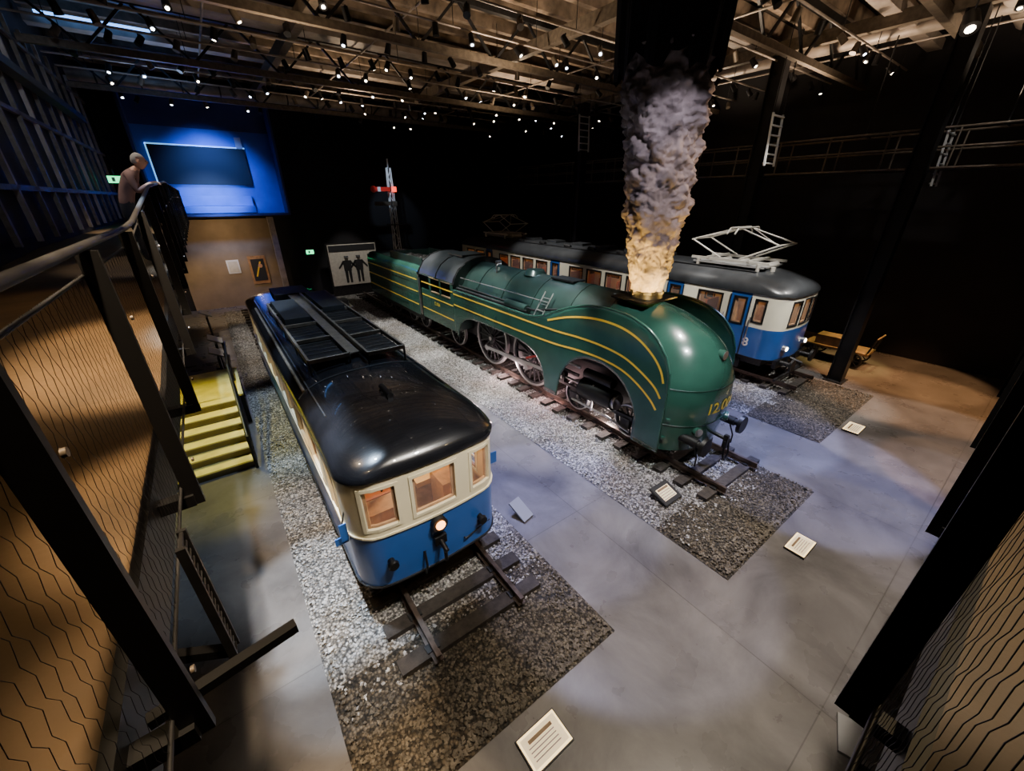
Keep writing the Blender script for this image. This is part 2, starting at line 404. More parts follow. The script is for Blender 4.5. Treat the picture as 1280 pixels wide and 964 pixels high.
b.box((1.78,14.6,3.45),(1.0,1.3,.16),'radbox')
b.beam((1.78,7.6,3.48),(1.78,14,3.48),.3,.04,'rack')
b.path([(.7,7,3.2),(.7,14,3.2)],.03,'rack')
b.build('roof_radiators',RC,.01)
b=MB()
b.tube((1.72,5.75,3.28),(1.72,5.75,3.4),.09,'black',16); b.tube((1.72,5.55,3.4),(1.72,5.95,3.42),.05,'black',12); b.box((1.72,5.75,3.3),(.3,.3,.03),'black')
b.build('roof_whistle',RC)
b=MB()
def roofz(x,y,pe=pe,z0=2.93,h=.45):
    w=min(1,abs(x-pe.cx)/(pe.hw+.03)); c=w**(1/.75); return z0+h*math.sqrt(max(0,1-c*c))
for y in(7.0,):
    pr=None
    for i in range(25):
        x=1.78-1.18+2.36*i/24; p=(x,y,roofz(x,y)+.004)
        if pr: b.beam(pr,p,.03,.012,'roofgry')
        pr=p
for xx in(.78,2.78): b.beam((xx,5.8,roofz(xx,6)+.01),(xx,15,roofz(xx,6)+.01),.02,.025,'roofgry')
b.build('roof_seams',RC)
b=MB()
b.tube((1.76,4.33,1.76),(1.76,4.2,1.76),.115,'darkmetal',20,r2=.125); b.tube((1.76,4.2,1.76),(1.76,4.18,1.76),.075,'lampwarm',20)
for x in(1.0,2.52):
    b.tube((x,4.5,1.4),(x,4.25,1.4),.05,'black',14); b.tube((x,4.25,1.4),(x,4.2,1.4),.08,'black',16,r2=.07); b.box((x,4.38,1.27),(.1,.08,.13),'black')
b.box((1.76,4.3,1.42),(.2,.14,.16),'black'); b.tube((1.76,4.28,1.42),(1.76,4.05,1.35),.04,'black'); b.tube((1.76,4.12,1.36),(1.76,4.1,1.12),.03,'black')
b.path([(1.5,4.3,1.3),(1.48,4.2,1.1),(1.45,4.2,.95)],.02,'black')
b.path([(2.2,4.33,1.15),(2.2,4.27,1.15),(2.75,4.4,1.15)],.012,'darkmetal',6)
b.build('front_fittings',RC,.008)
b=MB()
b.box((.52,4.7,1.95),(.1,.02,.3),'blue'); b.box((.48,4.75,1.78),(.18,.02,.12),'blue'); b.box((3.06,4.7,2.15),(.12,.02,.22),'blue')
b.tube((.6,4.75,2.3),(.5,4.72,2.0),.01,'black',6)
b.build('side_plates',RC)
b=MB()
b.box2((.95,4.75,.62),(2.6,16.2,.92),'black'); b.box2((.72,8.5,.45),(2.84,12,.9),'black')
for y in(6.3,8.0,13,14.8):
    for x in(1.93-.73,1.93+.73): b.wheel((x,y,.74),.42,'wheel',10,'steel')
    b.tube((1.2,y,.74),(2.66,y,.74),.06,'darkmetal')
b.box2((1.0,6,.55),(2.7,8.3,.75),'black'); b.box2((1.0,12.7,.55),(2.7,15,.75),'black')
b.build('underframe_and_bogies',RC)

# ---------------- EMU (far) ----------------
EM=empty('electric_railcar',(16,15,0))
pe2=Peri(16.0,4.9,26.0,1.45,.45,.22)
s0=pe2.side0
holes=[(-.28,.28,2.3,3.15),(.45,.95,2.3,3.1),(-.95,-.45,2.3,3.1)]
doors=[(s0+.55,s0+1.25),(s0+3.1,s0+3.8),(s0+4.0,s0+4.7),(s0+10.2,s0+10.9),(s0+16.5,s0+17.2)]
doors+=[(-b_,-a_) for a_,b_ in doors]
for a_,b_ in doors: holes.append((a_+.15,b_-.15,2.2,3.1))
holes+=[(s0+.05,s0+.38,2.35,3.1)]
for lo,hi in((s0+1.55,s0+3.0),(s0+4.95,s0+10.0),(s0+11.2,s0+16.3),(s0+17.5,s0+20)):
    x=lo
    while x+.95<hi+.1:
        holes+=[(x,x+.9,2.35,3.1),(-x-.9,-x,2.35,3.1)]; x+=1.2
shell(EM,pe2,1.1,2.15,3.35,holes,'blue','creamB','darkmetal',doors)
roof(EM,pe2,3.35,.62,1.6,'roofgry')
b=MB()
b.box2((14.7,5.1,1.1),(17.3,25.8,1.2),'wood')
for i in range(16):
    y=7+i*1.2
    for sx in(15.1,16.9): b.box((sx,y,1.6),(.9,.5,.1),'seat'); b.box((sx,y+.22,1.98),(.9,.08,.75),'seat'); b.box((sx,y,1.38),(.1,.3,.4),'darkmetal')
b.box2((14.6,6.35,1.2),(17.4,6.4,3.3),'wood')
b.build('interior_fittings',EM)
b=MB()
b.box2((14.9,5.2,.75),(17.1,25.7,1.12),'black')
for yy in(7.6,22.8):
    b.box2((14.85,yy-1.7,.5),(17.15,yy+1.7,.85),'darkmetal')
    for y in(yy-1.2,yy+1.2):
        for x in(15.27,16.73): b.wheel((x,y,.78),.47,'wheel',10,'steel')
        b.tube((15.2,y,.78),(16.8,y,.78),.07,'darkmetal')
        for x in(14.85,17.15): b.box((x,y,.72),(.2,.45,.4),'darkmetal')
b.box2((14.7,11,.4),(17.3,14,1.05),'darkmetal'); b.box2((14.7,15.5,.45),(17.3,19,1.05),'black')
for x in(15.15,16.85): b.tube((x,5.1,1.0),(x,4.35,1.0),.08,'darkmetal',14); b.tube((x,4.35,1.0),(x,4.28,1.0),.22,'darkmetal',20)
b.box((16,4.75,.98),(2.4,.12,.3),'black'); b.tube((16,4.8,1.0),(16,4.3,.9),.06,'darkmetal')
for x in(15.2,16.8): b.tube((x,4.82,1.5),(x,4.64,1.5),.11,'bright',16); b.tube((x,4.64,1.5),(x,4.62,1.5),.07,'lampwht',16)
for x in (15.65,16.35): b.path([(x,4.7,1.1),(x,4.62,.75),(x,4.62,.45)],.03,'black')
b.box2((14.75,4.55,.42),(17.25,4.62,.5),'darkmetal')
b.build('underframe_and_bogies',EM)
b=MB()
for yc in(7.35,22.5):
    zt=4.0
    b.box2((15.2,yc-1.3,zt),(16.8,yc+1.3,zt+.05),'grey')
    for x in(15.25,16.75):
        b.beam((x,yc-1.4,zt+.16),(x,yc+1.4,zt+.16),.07,.09,'panto')
        for y in(yc-1.1,yc+1.1): b.tube((x,y,zt-.1),(x,y,zt+.14),.07,'panto',10)
    for y in(yc-.75,yc+.75): b.beam((15.2,y,zt+.2),(16.8,y,zt+.2),.08,.08,'panto')
    for y in(yc-1.2,yc-.2,yc+.5): b.tube((15.6,y,zt+.05),(16.4,y,zt+.05),.12,'panto',12)
    for x in(15.35,16.65):
        for sg in(-1,1):
            b.tube((x,yc+sg*.35,zt+.22),(x,yc+sg*1.55,zt+.78),.03,'panto',8)
            b.tube((x,yc+sg*1.55,zt+.78),(x+(.25 if x<16 else -.25),yc+sg*.12,zt+1.22),.025,'panto',8)
    for sg in(-1,1): b.tube((15.3,yc+sg*1.55,zt+.78),(16.7,yc+sg*1.55,zt+.78),.03,'panto',8); b.tube((15.35,yc+sg*1.5,zt+.78),(16.4,yc+sg*.12,zt+1.22),.015,'panto',6)
    for dy in(-.14,.14):
        b.path([(15.05,yc+dy,zt+1.06),(15.25,yc+dy,zt+1.25),(16.75,yc+dy,zt+1.25),(16.95,yc+dy,zt+1.06)],.028,'panto')
b.build('pantographs',EM)
b=MB()
for y in(10.5,12,13.8,15.5,17.5,19.5):
    b.box((16,y,4.02),(.7,.8,.14),'roofgry'); b.tube((15.2,y,3.92),(15.2,y+.4,3.98),.1,'darkmetal')
for x in(15.1,16.9): b.beam((x,6.2,3.9),(x,25,3.9),.1,.03,'darkmetal')
for x,y in((15.6,5.9),(15.3,10.2)): b.tube((x,y,3.8),(x,y,4.05),.08,'panto',10)
b.build('roof_equipment',EM,.01)
b=MB()
for a_,b_ in doors:
    for t in(a_,b_):
        q=pe2.P(t)+pe2.N(t)*.012; b.box((q.x,q.y,2.15),(.03,.03,2.05),'darkmetal')
for t in(doors[0][1]+.12,doors[1][1]+.12,doors[0][0]-.12):
    q=pe2.P(t)+pe2.N(t)*.05; b.tube((q.x,q.y,1.5),(q.x,q.y,2.5),.018,'bright',6)
for a_,b_ in doors[:5]:
    q=pe2.P((a_+b_)/2); b.box((q.x-.12,q.y,.8),(.3,.7,.04),'darkmetal'); b.box((q.x-.22,q.y,.5),(.3,.7,.04),'darkmetal')
b.build('door_trim',EM)
def text(body,size,name,mt,fn,parent,ext=.0):
    cu=D.curves.new(name,'FONT'); cu.body=body; cu.size=size; cu.align_x='CENTER'; cu.align_y='CENTER'; cu.extrude=ext
    if hasattr(cu,'offset'): cu.offset=size*.02
    t=D.objects.new(name+'_tmp',cu); COL.objects.link(t); bpy.context.view_layer.update()
    me=D.meshes.new_from_object(t.evaluated_get(bpy.context.evaluated_depsgraph_get())); D.objects.remove(t)
    import bmesh
    bm=bmesh.new(); bm.from_mesh(me); bmesh.ops.triangulate(bm,faces=bm.faces); bmesh.ops.subdivide_edges(bm,edges=bm.edges,cuts=1); 
    for v in bm.verts: v.co=Vector(fn(v.co.x,v.co.y,v.co.z))
    bm.to_mesh(me); bm.free()
    me.materials.clear(); me.materials.append(M[mt]); o=D.objects.new(name,me); COL.objects.link(o)
    if parent: attach(o,parent)
    return o
text('8',.42,'class_number','white',lambda x,y,z:(14.53,5.75-x,1.6+y),EM)

# ---------------- LOCOMOTIVE ----------------
LO=empty('steam_locomotive',(8.8,13.8,0)); CX=8.8
def interp(tb,z):
    if z<=tb[0][0]: return tb[0][1]
    for (a,va),(c,vc) in zip(tb[:-1],tb[1:]):
        if z<=c: 
            t=(z-a)/(c-a); return va+(vc-va)*t
    return tb[-1][1]
def smooth_interp(tb,z):
    h=.12; return (interp(tb,z-h)+2*interp(tb,z)+interp(tb,z+h))/4
Wt=[(.6,1.38),(1.9,1.38),(2.3,1.30),(2.7,1.18),(3.0,1.06),(3.25,.93),(3.45,.80),(3.6,.67),(3.72,.53),(3.82,.38),(3.89,.22),(3.93,0.0)]
YFt=[(.6,3.78),(1.2,3.66),(1.8,3.6),(2.3,3.62),(2.7,3.72),(3.1,3.95),(3.35,4.22),(3.55,4.55),(3.7,4.9),(3.83,5.35),(3.93,6.0)]
YBt=[(.6,5.0),(2.4,5.0),(3.2,5.6),(3.93,6.6)]
def sI(tb,z,h=.10):
    z=min(max(z,tb[0][0]),tb[-1][0]); 
    hh=min(h,tb[-1][0]-z,z-tb[0][0]); 
    return (interp(tb,z-hh)+2*interp(tb,z)+interp(tb,z+hh))/4
def nose(phi,z,off=0):
    w=sI(Wt,z); yf=sI(YFt,z); yb=interp(YBt,z)
    s_,c_=math.sin(phi),math.cos(phi); p=.88
    x=w*(abs(s_)**p)*(1 if s_>=0 else -1); y=yb-(yb-yf)*(max(c_,0)**p)
    return Vector((CX+x+off*s_,y-off*c_,z))
zs=[.68+1.72*i/12 for i in range(13)]+[2.4+1.2*i/14 for i in range(1,15)]+[3.6+.33*(1-(1-i/12)**2) for i in range(1,13)]
b=MB(); n=48; vs=[];fs=[]
for z in zs:
    for i in range(n+1): vs.append(nose(-math.pi/2+math.pi*i/n,z))
for j in range(len(zs)-1):
    for i in range(n): a=j*(n+1)+i; fs.append((a,a+1,a+n+2,a+n+1))
b.add(vs,fs,'green',True); o=b.build('streamlined_nose',LO); recalc(o)
def casing(name,mt,ya,yb_,grow):
    b=MB(); vs=[];fs=[]
    zz=[z for z in zs if z>=2.39]; prof=[(-sI(Wt,z)*grow,z) for z in zz]+[(sI(Wt,z)*grow,z) for z in reversed(zz[:-1])]
    for y in(ya,(yb_+(ya or 6))/2,yb_):
        for x,z in prof: vs.append((CX+x,interp(YBt,z)-.02 if y is None else y,z))
    m=len(prof)
    for j in range(2):
        for i in range(m-1): a=j*m+i; fs.append((a,a+1,a+m+1,a+m))
    b.add(vs,fs,mt,True); o=b.build(name,LO); recalc(o); return prof
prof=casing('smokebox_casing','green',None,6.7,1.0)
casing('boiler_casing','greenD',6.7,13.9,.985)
b=MB()
for y in(6.7,8.0,9.6,11.2,12.8):
    pr=None
    for x,z in prof:
        p=(CX+x*1.005,y,z+.004)
        if pr: b.beam(pr,p,.05,.02,'greenD')
        pr=p
b.build('boiler_bands',LO)
topT=[(4.2,2.3),(4.24,2.75),(4.38,3.1),(4.65,3.42),(5.0,3.62),(5.5,3.76),(6.1,3.8),(6.8,3.74),(7.4,3.58),(8.0,3.33),(8.4,3.14),(8.7,3.04),(9.1,2.97),(14,2.95)]
def botf(y):
    if y<4.2: return .9
    if y<4.9: return .72
    if 4.9<=y<=7.75:
        t=(y-6.3)/1.45
        t2=abs(t)**2.3
        return .8+1.58*(max(0,1-t2))**.5
    if y<8.3: return .8
    if y<=13.7:
        t=(y-11)/2.7; return .85+1.25*(max(0,1-abs(t)**4.5))**.45
    return 1.25
def px(z,sg):
    k=max(0,z-3.1); return CX+sg*(1.42-.12*k*k)
for sg,nm in((-1,'side_skirt_left'),(1,'side_skirt_right')):
    b=MB(); ys=[4.2+.02*i for i in range(40)]+[5.0+.04*i for i in range(223)]
    rows=16; vs=[];fs=[]
    for y in ys:
        t=sI(topT,y,.12) if y>4.5 else interp(topT,y); bo=botf(y)
        for k in range(rows+1):
            z=bo+(t-bo)*k/rows
            vs.append((px(z,sg),y,z))
    for i in range(len(ys)-1):
        for k in range(rows): a=i*(rows+1)+k; fs.append((a,a+rows+1,a+rows+2,a+1))
    b.add(vs,fs,'green',True); o=b.build(nm,LO)
    so=o.modifiers.new('s','SOLIDIFY'); so.thickness=.05; so.offset=0
    b=MB(); pr=None
    for i,y in enumerate(ys):
        if i%2: continue
        t=sI(topT,y,.12) if y>4.5 else interp(topT,y)
        p=(px(t,sg),y,t)
        if pr: b.tube(pr,p,.035,'green',8)
        pr=p
    b.build(nm+'_rim',LO)
def stripe(b,pts,w=.055,sg=-1,n=60):
    P=[Vector((p[0],p[1],0)) for p in pts]; out=[]
    for i in range(len(P)-1):
        p0=P[max(0,i-1)];p1=P[i];p2=P[i+1];p3=P[min(len(P)-1,i+2)]
        for k in range(8):
            t=k/8; out.append(.5*((2*p1)+(-p0+p2)*t+(2*p0-5*p1+4*p2-p3)*t*t+(-p0+3*p1-3*p2+p3)*t**3))
    out.append(P[-1]); vs=[];fs=[]
    for i,p in enumerate(out):
        d=(out[min(i+1,len(out)-1)]-out[max(i-1,0)]).normalized(); nn=Vector((-d.y,d.x,0))
        for q in(-w/2,w/2):
            c=p+nn*q; vs.append((px(c.y,sg)+sg*.031,c.x,c.y))
    for i in range(len(out)-1): fs.append((2*i,2*i+1,2*i+3,2*i+2))
    b.add(vs,fs,'yellow')
for sg,nm in((-1,'stripes_left'),(1,'stripes_right')):
    b=MB()
    stripe(b,[(8.25,3.04),(7.5,3.29),(6.8,3.44),(6.2,3.49),(5.6,3.45),(5.1,3.30),(4.7,3.05),(4.45,2.78),(4.33,2.5)],sg=sg)
    stripe(b,[(13.9,2.8),(10,2.8),(8,2.81),(7,2.86),(6.2,2.86),(5.5,2.78),(5.0,2.6),(4.55,2.35),(4.34,2.12)],sg=sg)
    stripe(b,[(13.9,2.38),(10,2.38),(8,2.42),(7,2.5),(6.2,2.52),(5.5,2.44),(5.0,2.25),(4.6,2.0),(4.4,1.8)],sg=sg)
    for z in(1.7,2.3,2.85): stripe(b,[(13.95,z),(15,z),(16,z),(16.85,z)],sg=sg)
    for z in(1.7,2.3,2.85): stripe(b,[(17.35,z),(20,z),(22,z),(24.2,z)],sg=sg)
    b.build(nm,LO)
b=MB()
b.box2((CX-1.4,5.2,2.86),(CX+1.4,13.95,2.9),'darkmetal')
b.box2((CX-.62,4.4,1.0),(CX+.62,16.8,2.0),'black'); b.box2((CX-.9,4.6,2.0),(CX+.9,14,2.85),'black')
b.box2((CX-1.2,4.7,.75),(CX+1.2,4.95,2.4),'black')
for sg in(-1,1):
    b.tube((CX+sg*.98,5.9,1.25),(CX+sg*.98,7.1,1.25),.27,'black',20); b.tube((CX+sg*.98,5.8,1.25),(CX+sg*.98,5.9,1.25),.22,'bright',20)
    b.tube((CX+sg*1.0,6.0,1.72),(CX+sg*1.0,7.0,1.72),.14,'darkmetal',16)
    b.path([(CX+sg*1.05,5.3,.6),(CX+sg*1.1,6.0,.75),(CX+sg*1.1,7.4,.75)],.03,'bright'); b.path([(CX+sg*1.1,6.6,1.5),(CX+sg*1.12,6.6,.7)],.03,'bright')
b.build('frame_and_cylinders',LO)
b=MB()
RZ=.3
for y in(9.65,12.1):
    for sg in(-1,1): b.wheel((CX+sg*.80,y,RZ+1.03),1.03,'wheel',18)
    b.tube((CX-.8,y,RZ+1.03),(CX+.8,y,RZ+1.03),.1,'darkmetal')
for y in(5.5,7.45):
    for sg in(-1,1): b.wheel((CX+sg*.78,y,RZ+.47),.47,'wheel',11)
    b.tube((CX-.8,y,RZ+.47),(CX+.8,y,RZ+.47),.08,'darkmetal')
for y in(14.8,):
    for sg in(-1,1): b.wheel((CX+sg*.78,y,RZ+.62),.62,'wheel',12)
for y in(18.2,19.7,21.9,23.3):
    for sg in(-1,1): b.wheel((CX+sg*.78,y,RZ+.5),.5,'wheel',11)
    b.tube((CX-.8,y,RZ+.5),(CX+.8,y,RZ+.5),.08,'darkmetal')
b.build('wheels',LO)
b=MB()
for sg in(-1,1):
    x=CX+sg*.98; dz=-.32
    b.beam((x,9.65,RZ+1.03+dz),(x,12.1,RZ+1.03+dz),.05,.13,'bright')
    b.beam((x+sg*.08,7.9,1.28),(x+sg*.08,12.1,RZ+1.03+dz),.05,.12,'bright')
    for y in(9.65,12.1): b.tube((x-sg*.1,y,RZ+1.03+dz),(x+sg*.12,y,RZ+1.03+dz),.11,'bright',14)
    b.tube((x,7.2,1.28),(x,8.2,1.28),.04,'bright'); b.box((x,8.0,1.28),(.15,.35,.32),'darkmetal'); b.beam((x,7.3,1.5),(x,9.0,1.5),.06,.08,'darkmetal'); b.beam((x,7.3,1.06),(x,9.0,1.06),.06,.08,'darkmetal')
    b.beam((x+sg*.1,8.4,1.9),(x+sg*.1,9.65,1.35),.04,.07,'red'); b.beam((x+sg*.05,7.2,1.8),(x+sg*.05,8.9,1.85),.04,.07,'bright'); b.beam((x+sg*.12,8.8,1.2),(x+sg*.12,8.9,2.1),.05,.1,'bright')
    for y in(5.5,7.45): b.box((CX+sg*.95,y,.78),(.12,.3,.28),'darkmetal')
    b.beam((CX+sg*.95,5.3,.95),(CX+sg*.95,7.6,.95),.08,.12,'darkmetal')
    for y in(17.8,21.5): b.beam((CX+sg*.95,y,.95),(CX+sg*.95,y+2.3,.95),.1,.22,'darkmetal')
b.build('rods_and_motion',LO)
b=MB()
secP=[(-1.42,1.25),(-1.42,3.0),(-1.36,3.35),(-1.15,3.7),(-.8,3.93),(-.35,4.05),(0,4.07)]
sec=secP+[(-x,z) for x,z in reversed(secP[:-1])]
def extrude(b,sec,y0,y1,mt,caps=True,cmt=None,sm=True):
    vs=[(CX+x,y,z) for y in(y0,y1) for x,z in sec]; m=len(sec)
    b.add(vs,[(i,i+1,m+i+1,m+i) for i in range(m-1)],mt,sm)
    if caps: b.add(vs[:m],[tuple(range(m))],cmt or mt); b.add(vs[m:],[tuple(range(m))],cmt or mt)
extrude(b,sec,13.9,14.0,'greenD')
for sg in(-1,1):
    x=CX+sg*1.42
    b.box2((x-.025,13.9,1.25),(x+.025,16.9,2.55),'green')
    b.box2((x-.025,13.9,3.15),(x+.025,16.9,3.2),'green')
    for ya,yb in((13.9,14.15),(14.95,15.1),(15.9,16.1)): b.box2((x-.025,ya,2.55),(x+.025,yb,3.15),'green')
    for ya,yb in((14.15,14.95),(15.1,15.9)):
        for z in(2.56,3.14): b.box2((x-.04,ya,z-.02),(x+.04,yb,z+.02),'panelwood')
b.build('cab_sides',LO)
b=MB(); rs=[(-1.45,3.15),(-1.38,3.38),(-1.15,3.7),(-.8,3.93),(-.35,4.05),(0,4.07)]; rs=rs+[(-x,z) for x,z in reversed(rs[:-1])]
extrude(b,rs,13.85,17.1,'roofgry',False)
b.box((CX,15.2,4.08),(1.1,1.2,.08),'roofgry')
for y in(13.9,15.4,17.05):
    pr=None
    for x,z in rs:
        p=(CX+x,y,z+.01)
        if pr: b.beam(pr,p,.05,.04,'darkmetal')
        pr=p
o=b.build('cab_roof',LO)
b=MB(); b.box2((CX-1.35,13.95,1.3),(CX+1.35,16.9,1.36),'wood'); b.tube((CX,14.05,2.4),(CX,14.35,2.4),.7,'black',20); b.box((CX-.9,14.8,1.7),(.45,.45,.6),'wood'); b.path([(CX-.4,14.3,2.9),(CX+.4,14.3,2.9)],.04,'bright'); b.build('cab_interior',LO)
b=MB()
ts=[(-1.42,1.2),(-1.42,3.05),(-1.38,3.25),(-1.25,3.38),(-1.1,3.42)]
tsr=[(-x,z) for x,z in reversed(ts)]
extrude(b,ts,17.3,24.3,'green',False); extrude(b,tsr,17.3,24.3,'green',False)
b.box2((CX-1.42,17.28,1.2),(CX+1.42,17.36,3.2),'greenD'); b.box2((CX-1.4,24.2,1.2),(CX+1.4,24.3,3.3),'greenD')
b.box2((CX-1.12,21.2,3.36),(CX+1.12,24.28,3.42),'greenD')
b.box2((CX-1.15,21.15,2.6),(CX+1.15,21.2,3.7),'greenD')
b.box2((CX-1.12,17.3,3.3),(CX-1.08,21.2,3.75),'greenD'); b.box2((CX+1.08,17.3,3.3),(CX+1.12,21.2,3.75),'greenD')
b.box2((CX-1.3,17.2,.95),(CX+1.3,24.35,1.22),'black')
b.tube((CX,22.6,3.4),(CX,22.6,3.6),.3,'darkmetal',20)
for sg in(-1,1):
    b.tube((CX+sg*.85,24.3,1.1),(CX+sg*.85,24.9,1.1),.08,'black',12); b.tube((CX+sg*.85,24.85,1.1),(CX+sg*.85,24.92,1.1),.23,'black',18)
    b.tube((CX+sg*1.44,17.2,1.3),(CX+sg*1.44,17.2,3.1),.02,'bright',6); b.tube((CX+sg*1.47,17.0,1.3),(CX+sg*1.47,17.0,3.0),.02,'bright',6)
b.build('tender_body',LO)
b=MB(); vs=[];fs=[]; nx,ny=18,36
for i in range(nx+1):
    for j in range(ny+1):
        x=-1.05+2.1*i/nx; y=17.35+3.8*j/ny
        vs.append((CX+x,y,3.15+.35*(1-(x/1.1)**2)+.12*noise.noise(Vector((x*4,y*4,3)))))
for i in range(nx):
    for j in range(ny): a=i*(ny+1)+j; fs.append((a,a+ny+1,a+ny+2,a+1))
b.add(vs,fs,'coal'); b.build('coal_load',LO)
b=MB()
for sg in(-1,1):
    b.path([(CX+sg*1.2,13.8,3.1),(CX+sg*1.2,9.2,3.1),(CX+sg*1.1,8.2,3.3)],.035,'darkmetal')
    b.path([(CX+sg*1.12,13.8,3.4),(CX+sg*1.1,8.6,3.42)],.018,'bright')
    b.path([(CX+sg*1.3,13.8,3.02),(CX+sg*1.3,9.4,3.02)],.05,'darkmetal')
    for y in(9.0,10.3,11.6,12.9): b.tube((CX+sg*1.02,y,3.4),(CX+sg*1.12,y,3.42),.02,'darkmetal',6)
    b.tube((CX+sg*1.2,9.5,3.05),(CX+sg*1.2,10.6,3.05),.14,'greenD',14)
    for dy in(0,.35): b.tube((CX+sg*1.33,8.7+dy,2.95),(CX+sg*.85,8.7+dy,3.65),.02,'bright',6)
    for k in range(4): b.tube((CX+sg*(1.33-.12*k),8.7,2.98+.17*k),(CX+sg*(1.33-.12*k),9.05,2.98+.17*k),.015,'bright',6)
b.tube((CX,10.6,3.86),(CX,10.6,4.02),.4,'greenD',24,r2=.3); b.tube((CX,12.8,3.86),(CX,12.8,4.06),.12,'bright',14)
b.box((CX,9,3.93),(.5,1.0,.05),'darkmetal'); b.path([(CX-.5,12.2,3.75),(CX-.5,12.2,4.0),(CX-.3,12.2,4.05)],.03,'bright')
b.build('boiler_fittings',LO)
b=MB(); b.tube((CX,6.1,3.8),(CX,6.1,4.06),.44,'black',28,r2=.38); b.ring((CX,6.1,4.06),(0,0,1),.42,.3,.06,'black',28); b.box((CX,6.15,3.9),(1.3,1.1,.04),'black'); b.build('chimney',LO)
b=MB()
for sg in(-1,1):
    x=CX+sg*.86
    b.tube((x,4.1,1.08),(x,3.55,1.08),.11,'black',18); b.tube((x,3.55,1.08),(x,3.42,1.08),.08,'darkmetal',14); b.tube((x,3.42,1.08),(x,3.34,1.08),.24,'black',24,r2=.22)
    b.path([(x+.2,3.75,.9),(x+.2,3.6,.6),(x+.2,3.6,.35)],.02,'black')
b.tube((CX,3.75,1.05),(CX,3.35,1.02),.05,'black'); b.box((CX,3.32,.95),(.08,.1,.35),'black'); b.path([(CX-.1,3.3,1.0),(CX-.12,3.25,.6),(CX,3.25,.45),(CX+.12,3.25,.6),(CX+.1,3.3,1.0)],.025,'black')
b.build('buffers_and_coupling',LO)
b=MB()
for z,r_,mt in((2.3,.010,'greenD'),(1.4,.014,'greenD')):
    pr=None
    for i in range(49):
        p=nose(-math.pi/2+math.pi*i/48,z,.004)
        if pr: b.tube(pr,p,r_,mt,6)
        pr=p
for ph in(-1.15,1.15,-1.0,1.0):
    for z in(1.05,1.55):
        p=nose(ph,z,.01); b.box(p,(.09,.09,.06),'green',Matrix.Rotation(-ph*.6,3,'Z'))
for ph in(-.42,.42,0):
    z=1.25 if ph else 3.0
    p=nose(ph,z,-.05); q=nose(ph,z,.09); b.tube(p,q,.12,'green',20); b.tube(q,nose(ph,z,.10),.1,'bright',20)
b.build('nose_trim',LO)
text('12.004',.40,'cab_number','yellow',lambda x,y,z: nose((x+.02)/1.5,1.80+y,.012),LO)
text('12.004',.2,'side_number','yellow',lambda x,y,z:(CX-1.45,15.4-x,2.08+y),LO)

# ---------------- smoke plume ----------------
b=MB(); rp=[(3.98,.36),(4.3,.42),(4.8,.52),(5.4,.60),(6.0,.66),(6.6,.70),(7.2,.76),(7.8,.80),(8.4,.84),(9.0,.88)]
nz,na=200,150; vs=[];fs=[]
for j in range(nz+1):
    z=3.98+4.82*j/nz; r=smooth_interp(rp,z); lean=-.42*((z-4)/4.6)
    for i in range(na):
        a=2*math.pi*i/na; d=Vector((math.cos(a),math.sin(a),0)); p=d*r+Vector((0,0,z))
        k=abs(noise.noise(p*1.9))*.5+abs(noise.noise(p*4.3+Vector((5,1,2))))*.42+abs(noise.noise(p*9.5))*.22+abs(noise.noise(p*19))*.08
        q=noise.noise(p*.8)*.2
        rr=r*(.84+.62*k+q*.5)
        vs.append((CX+.02+lean+rr*d.x+.05*math.sin(z*1.3),6.1+rr*d.y,z))
for j in range(nz):
    for i in range(na): fs.append((j*na+i,j*na+(i+1)%na,(j+1)*na+(i+1)%na,(j+1)*na+i))
b.add(vs,fs,'smoke',True); b.build('smoke_plume_sculpture')
b=MB(); hx=CX-.42
for k in range(48):
    a=2*math.pi*k/48; a2=2*math.pi*(k+1)/48
    f_=lambda a_,k_: (1.0+.07*math.sin(k_*1.7),8.5+.14*math.sin(k_*1.1)+.08*math.sin(k_*2.9))
    (r0,z0),(r0b,z0b)=f_(a,k%48),f_(a2,(k+1)%48)
    b.add([(hx+r0*math.cos(a),6.1+r0*math.sin(a),z0),(hx+r0b*math.cos(a2),6.1+r0b*math.sin(a2),z0b),(hx+1.2*math.cos(a2),6.1+1.2*math.sin(a2),ZC-.6),(hx+1.2*math.cos(a),6.1+1.2*math.sin(a),ZC-.6)],[(0,1,2,3)],'dark')
b.build('smoke_extraction_hood')

# ---------------- ceiling structure ----------------
b=MB(); y=5.0
while y<30:
    b.box2((XL,y-.11,11.75),(XR,y+.11,12.25),'joist'); y+=1.15
b.build('ceiling_joists')
CT=empty('ceiling_lighting_rig',(10,15,11)); b=MB(); XA,XB=XL+.15,XR-.15
for y in(7.2,13.2,19.2,25.2):
    b.beam((XA,y,10.2),(XB,y,10.2),.16,.18,'rack'); b.beam((XA,y,11.5),(XB,y,11.5),.18,.2,'darkmetal')
    x=XL+.2; k=0
    while x<XR-1.3:
        b.beam((x,y,10.2 if k%2 else 11.5),(x+1.3,y,11.5 if k%2 else 10.2),.07,.07,'darkmetal'); x+=1.3;k+=1
for x in(3.8,10.8,17.8): b.beam((x,YF+.1,10.9),(x,29,10.9),.25,.35,'rack')
b.beam((XA,1.5,10.6),(XB,1.5,10.6),.3,.3,'rack'); b.beam((XA,4.2,10.7),(XB,4.2,10.7),.2,.3,'rack')
b.build('truss_members',CT)
b=MB(); 
for y in(2.6,6,8.4,10.6,12.4,14.6,16.4,18.2,20.4,22.2,24,27.4):
    b.tube((XA,y,10.55),(XB,y,10.55),.03,'duct',8)
    x=XL+1
    while x<XR: b.tube((x,y,10.55),(x,y,11.7),.012,'darkmetal',5); x+=3
for x in(1.5,6,13.5,20): b.tube((x,3,10.75),(x,29,10.75),.03,'duct',8)
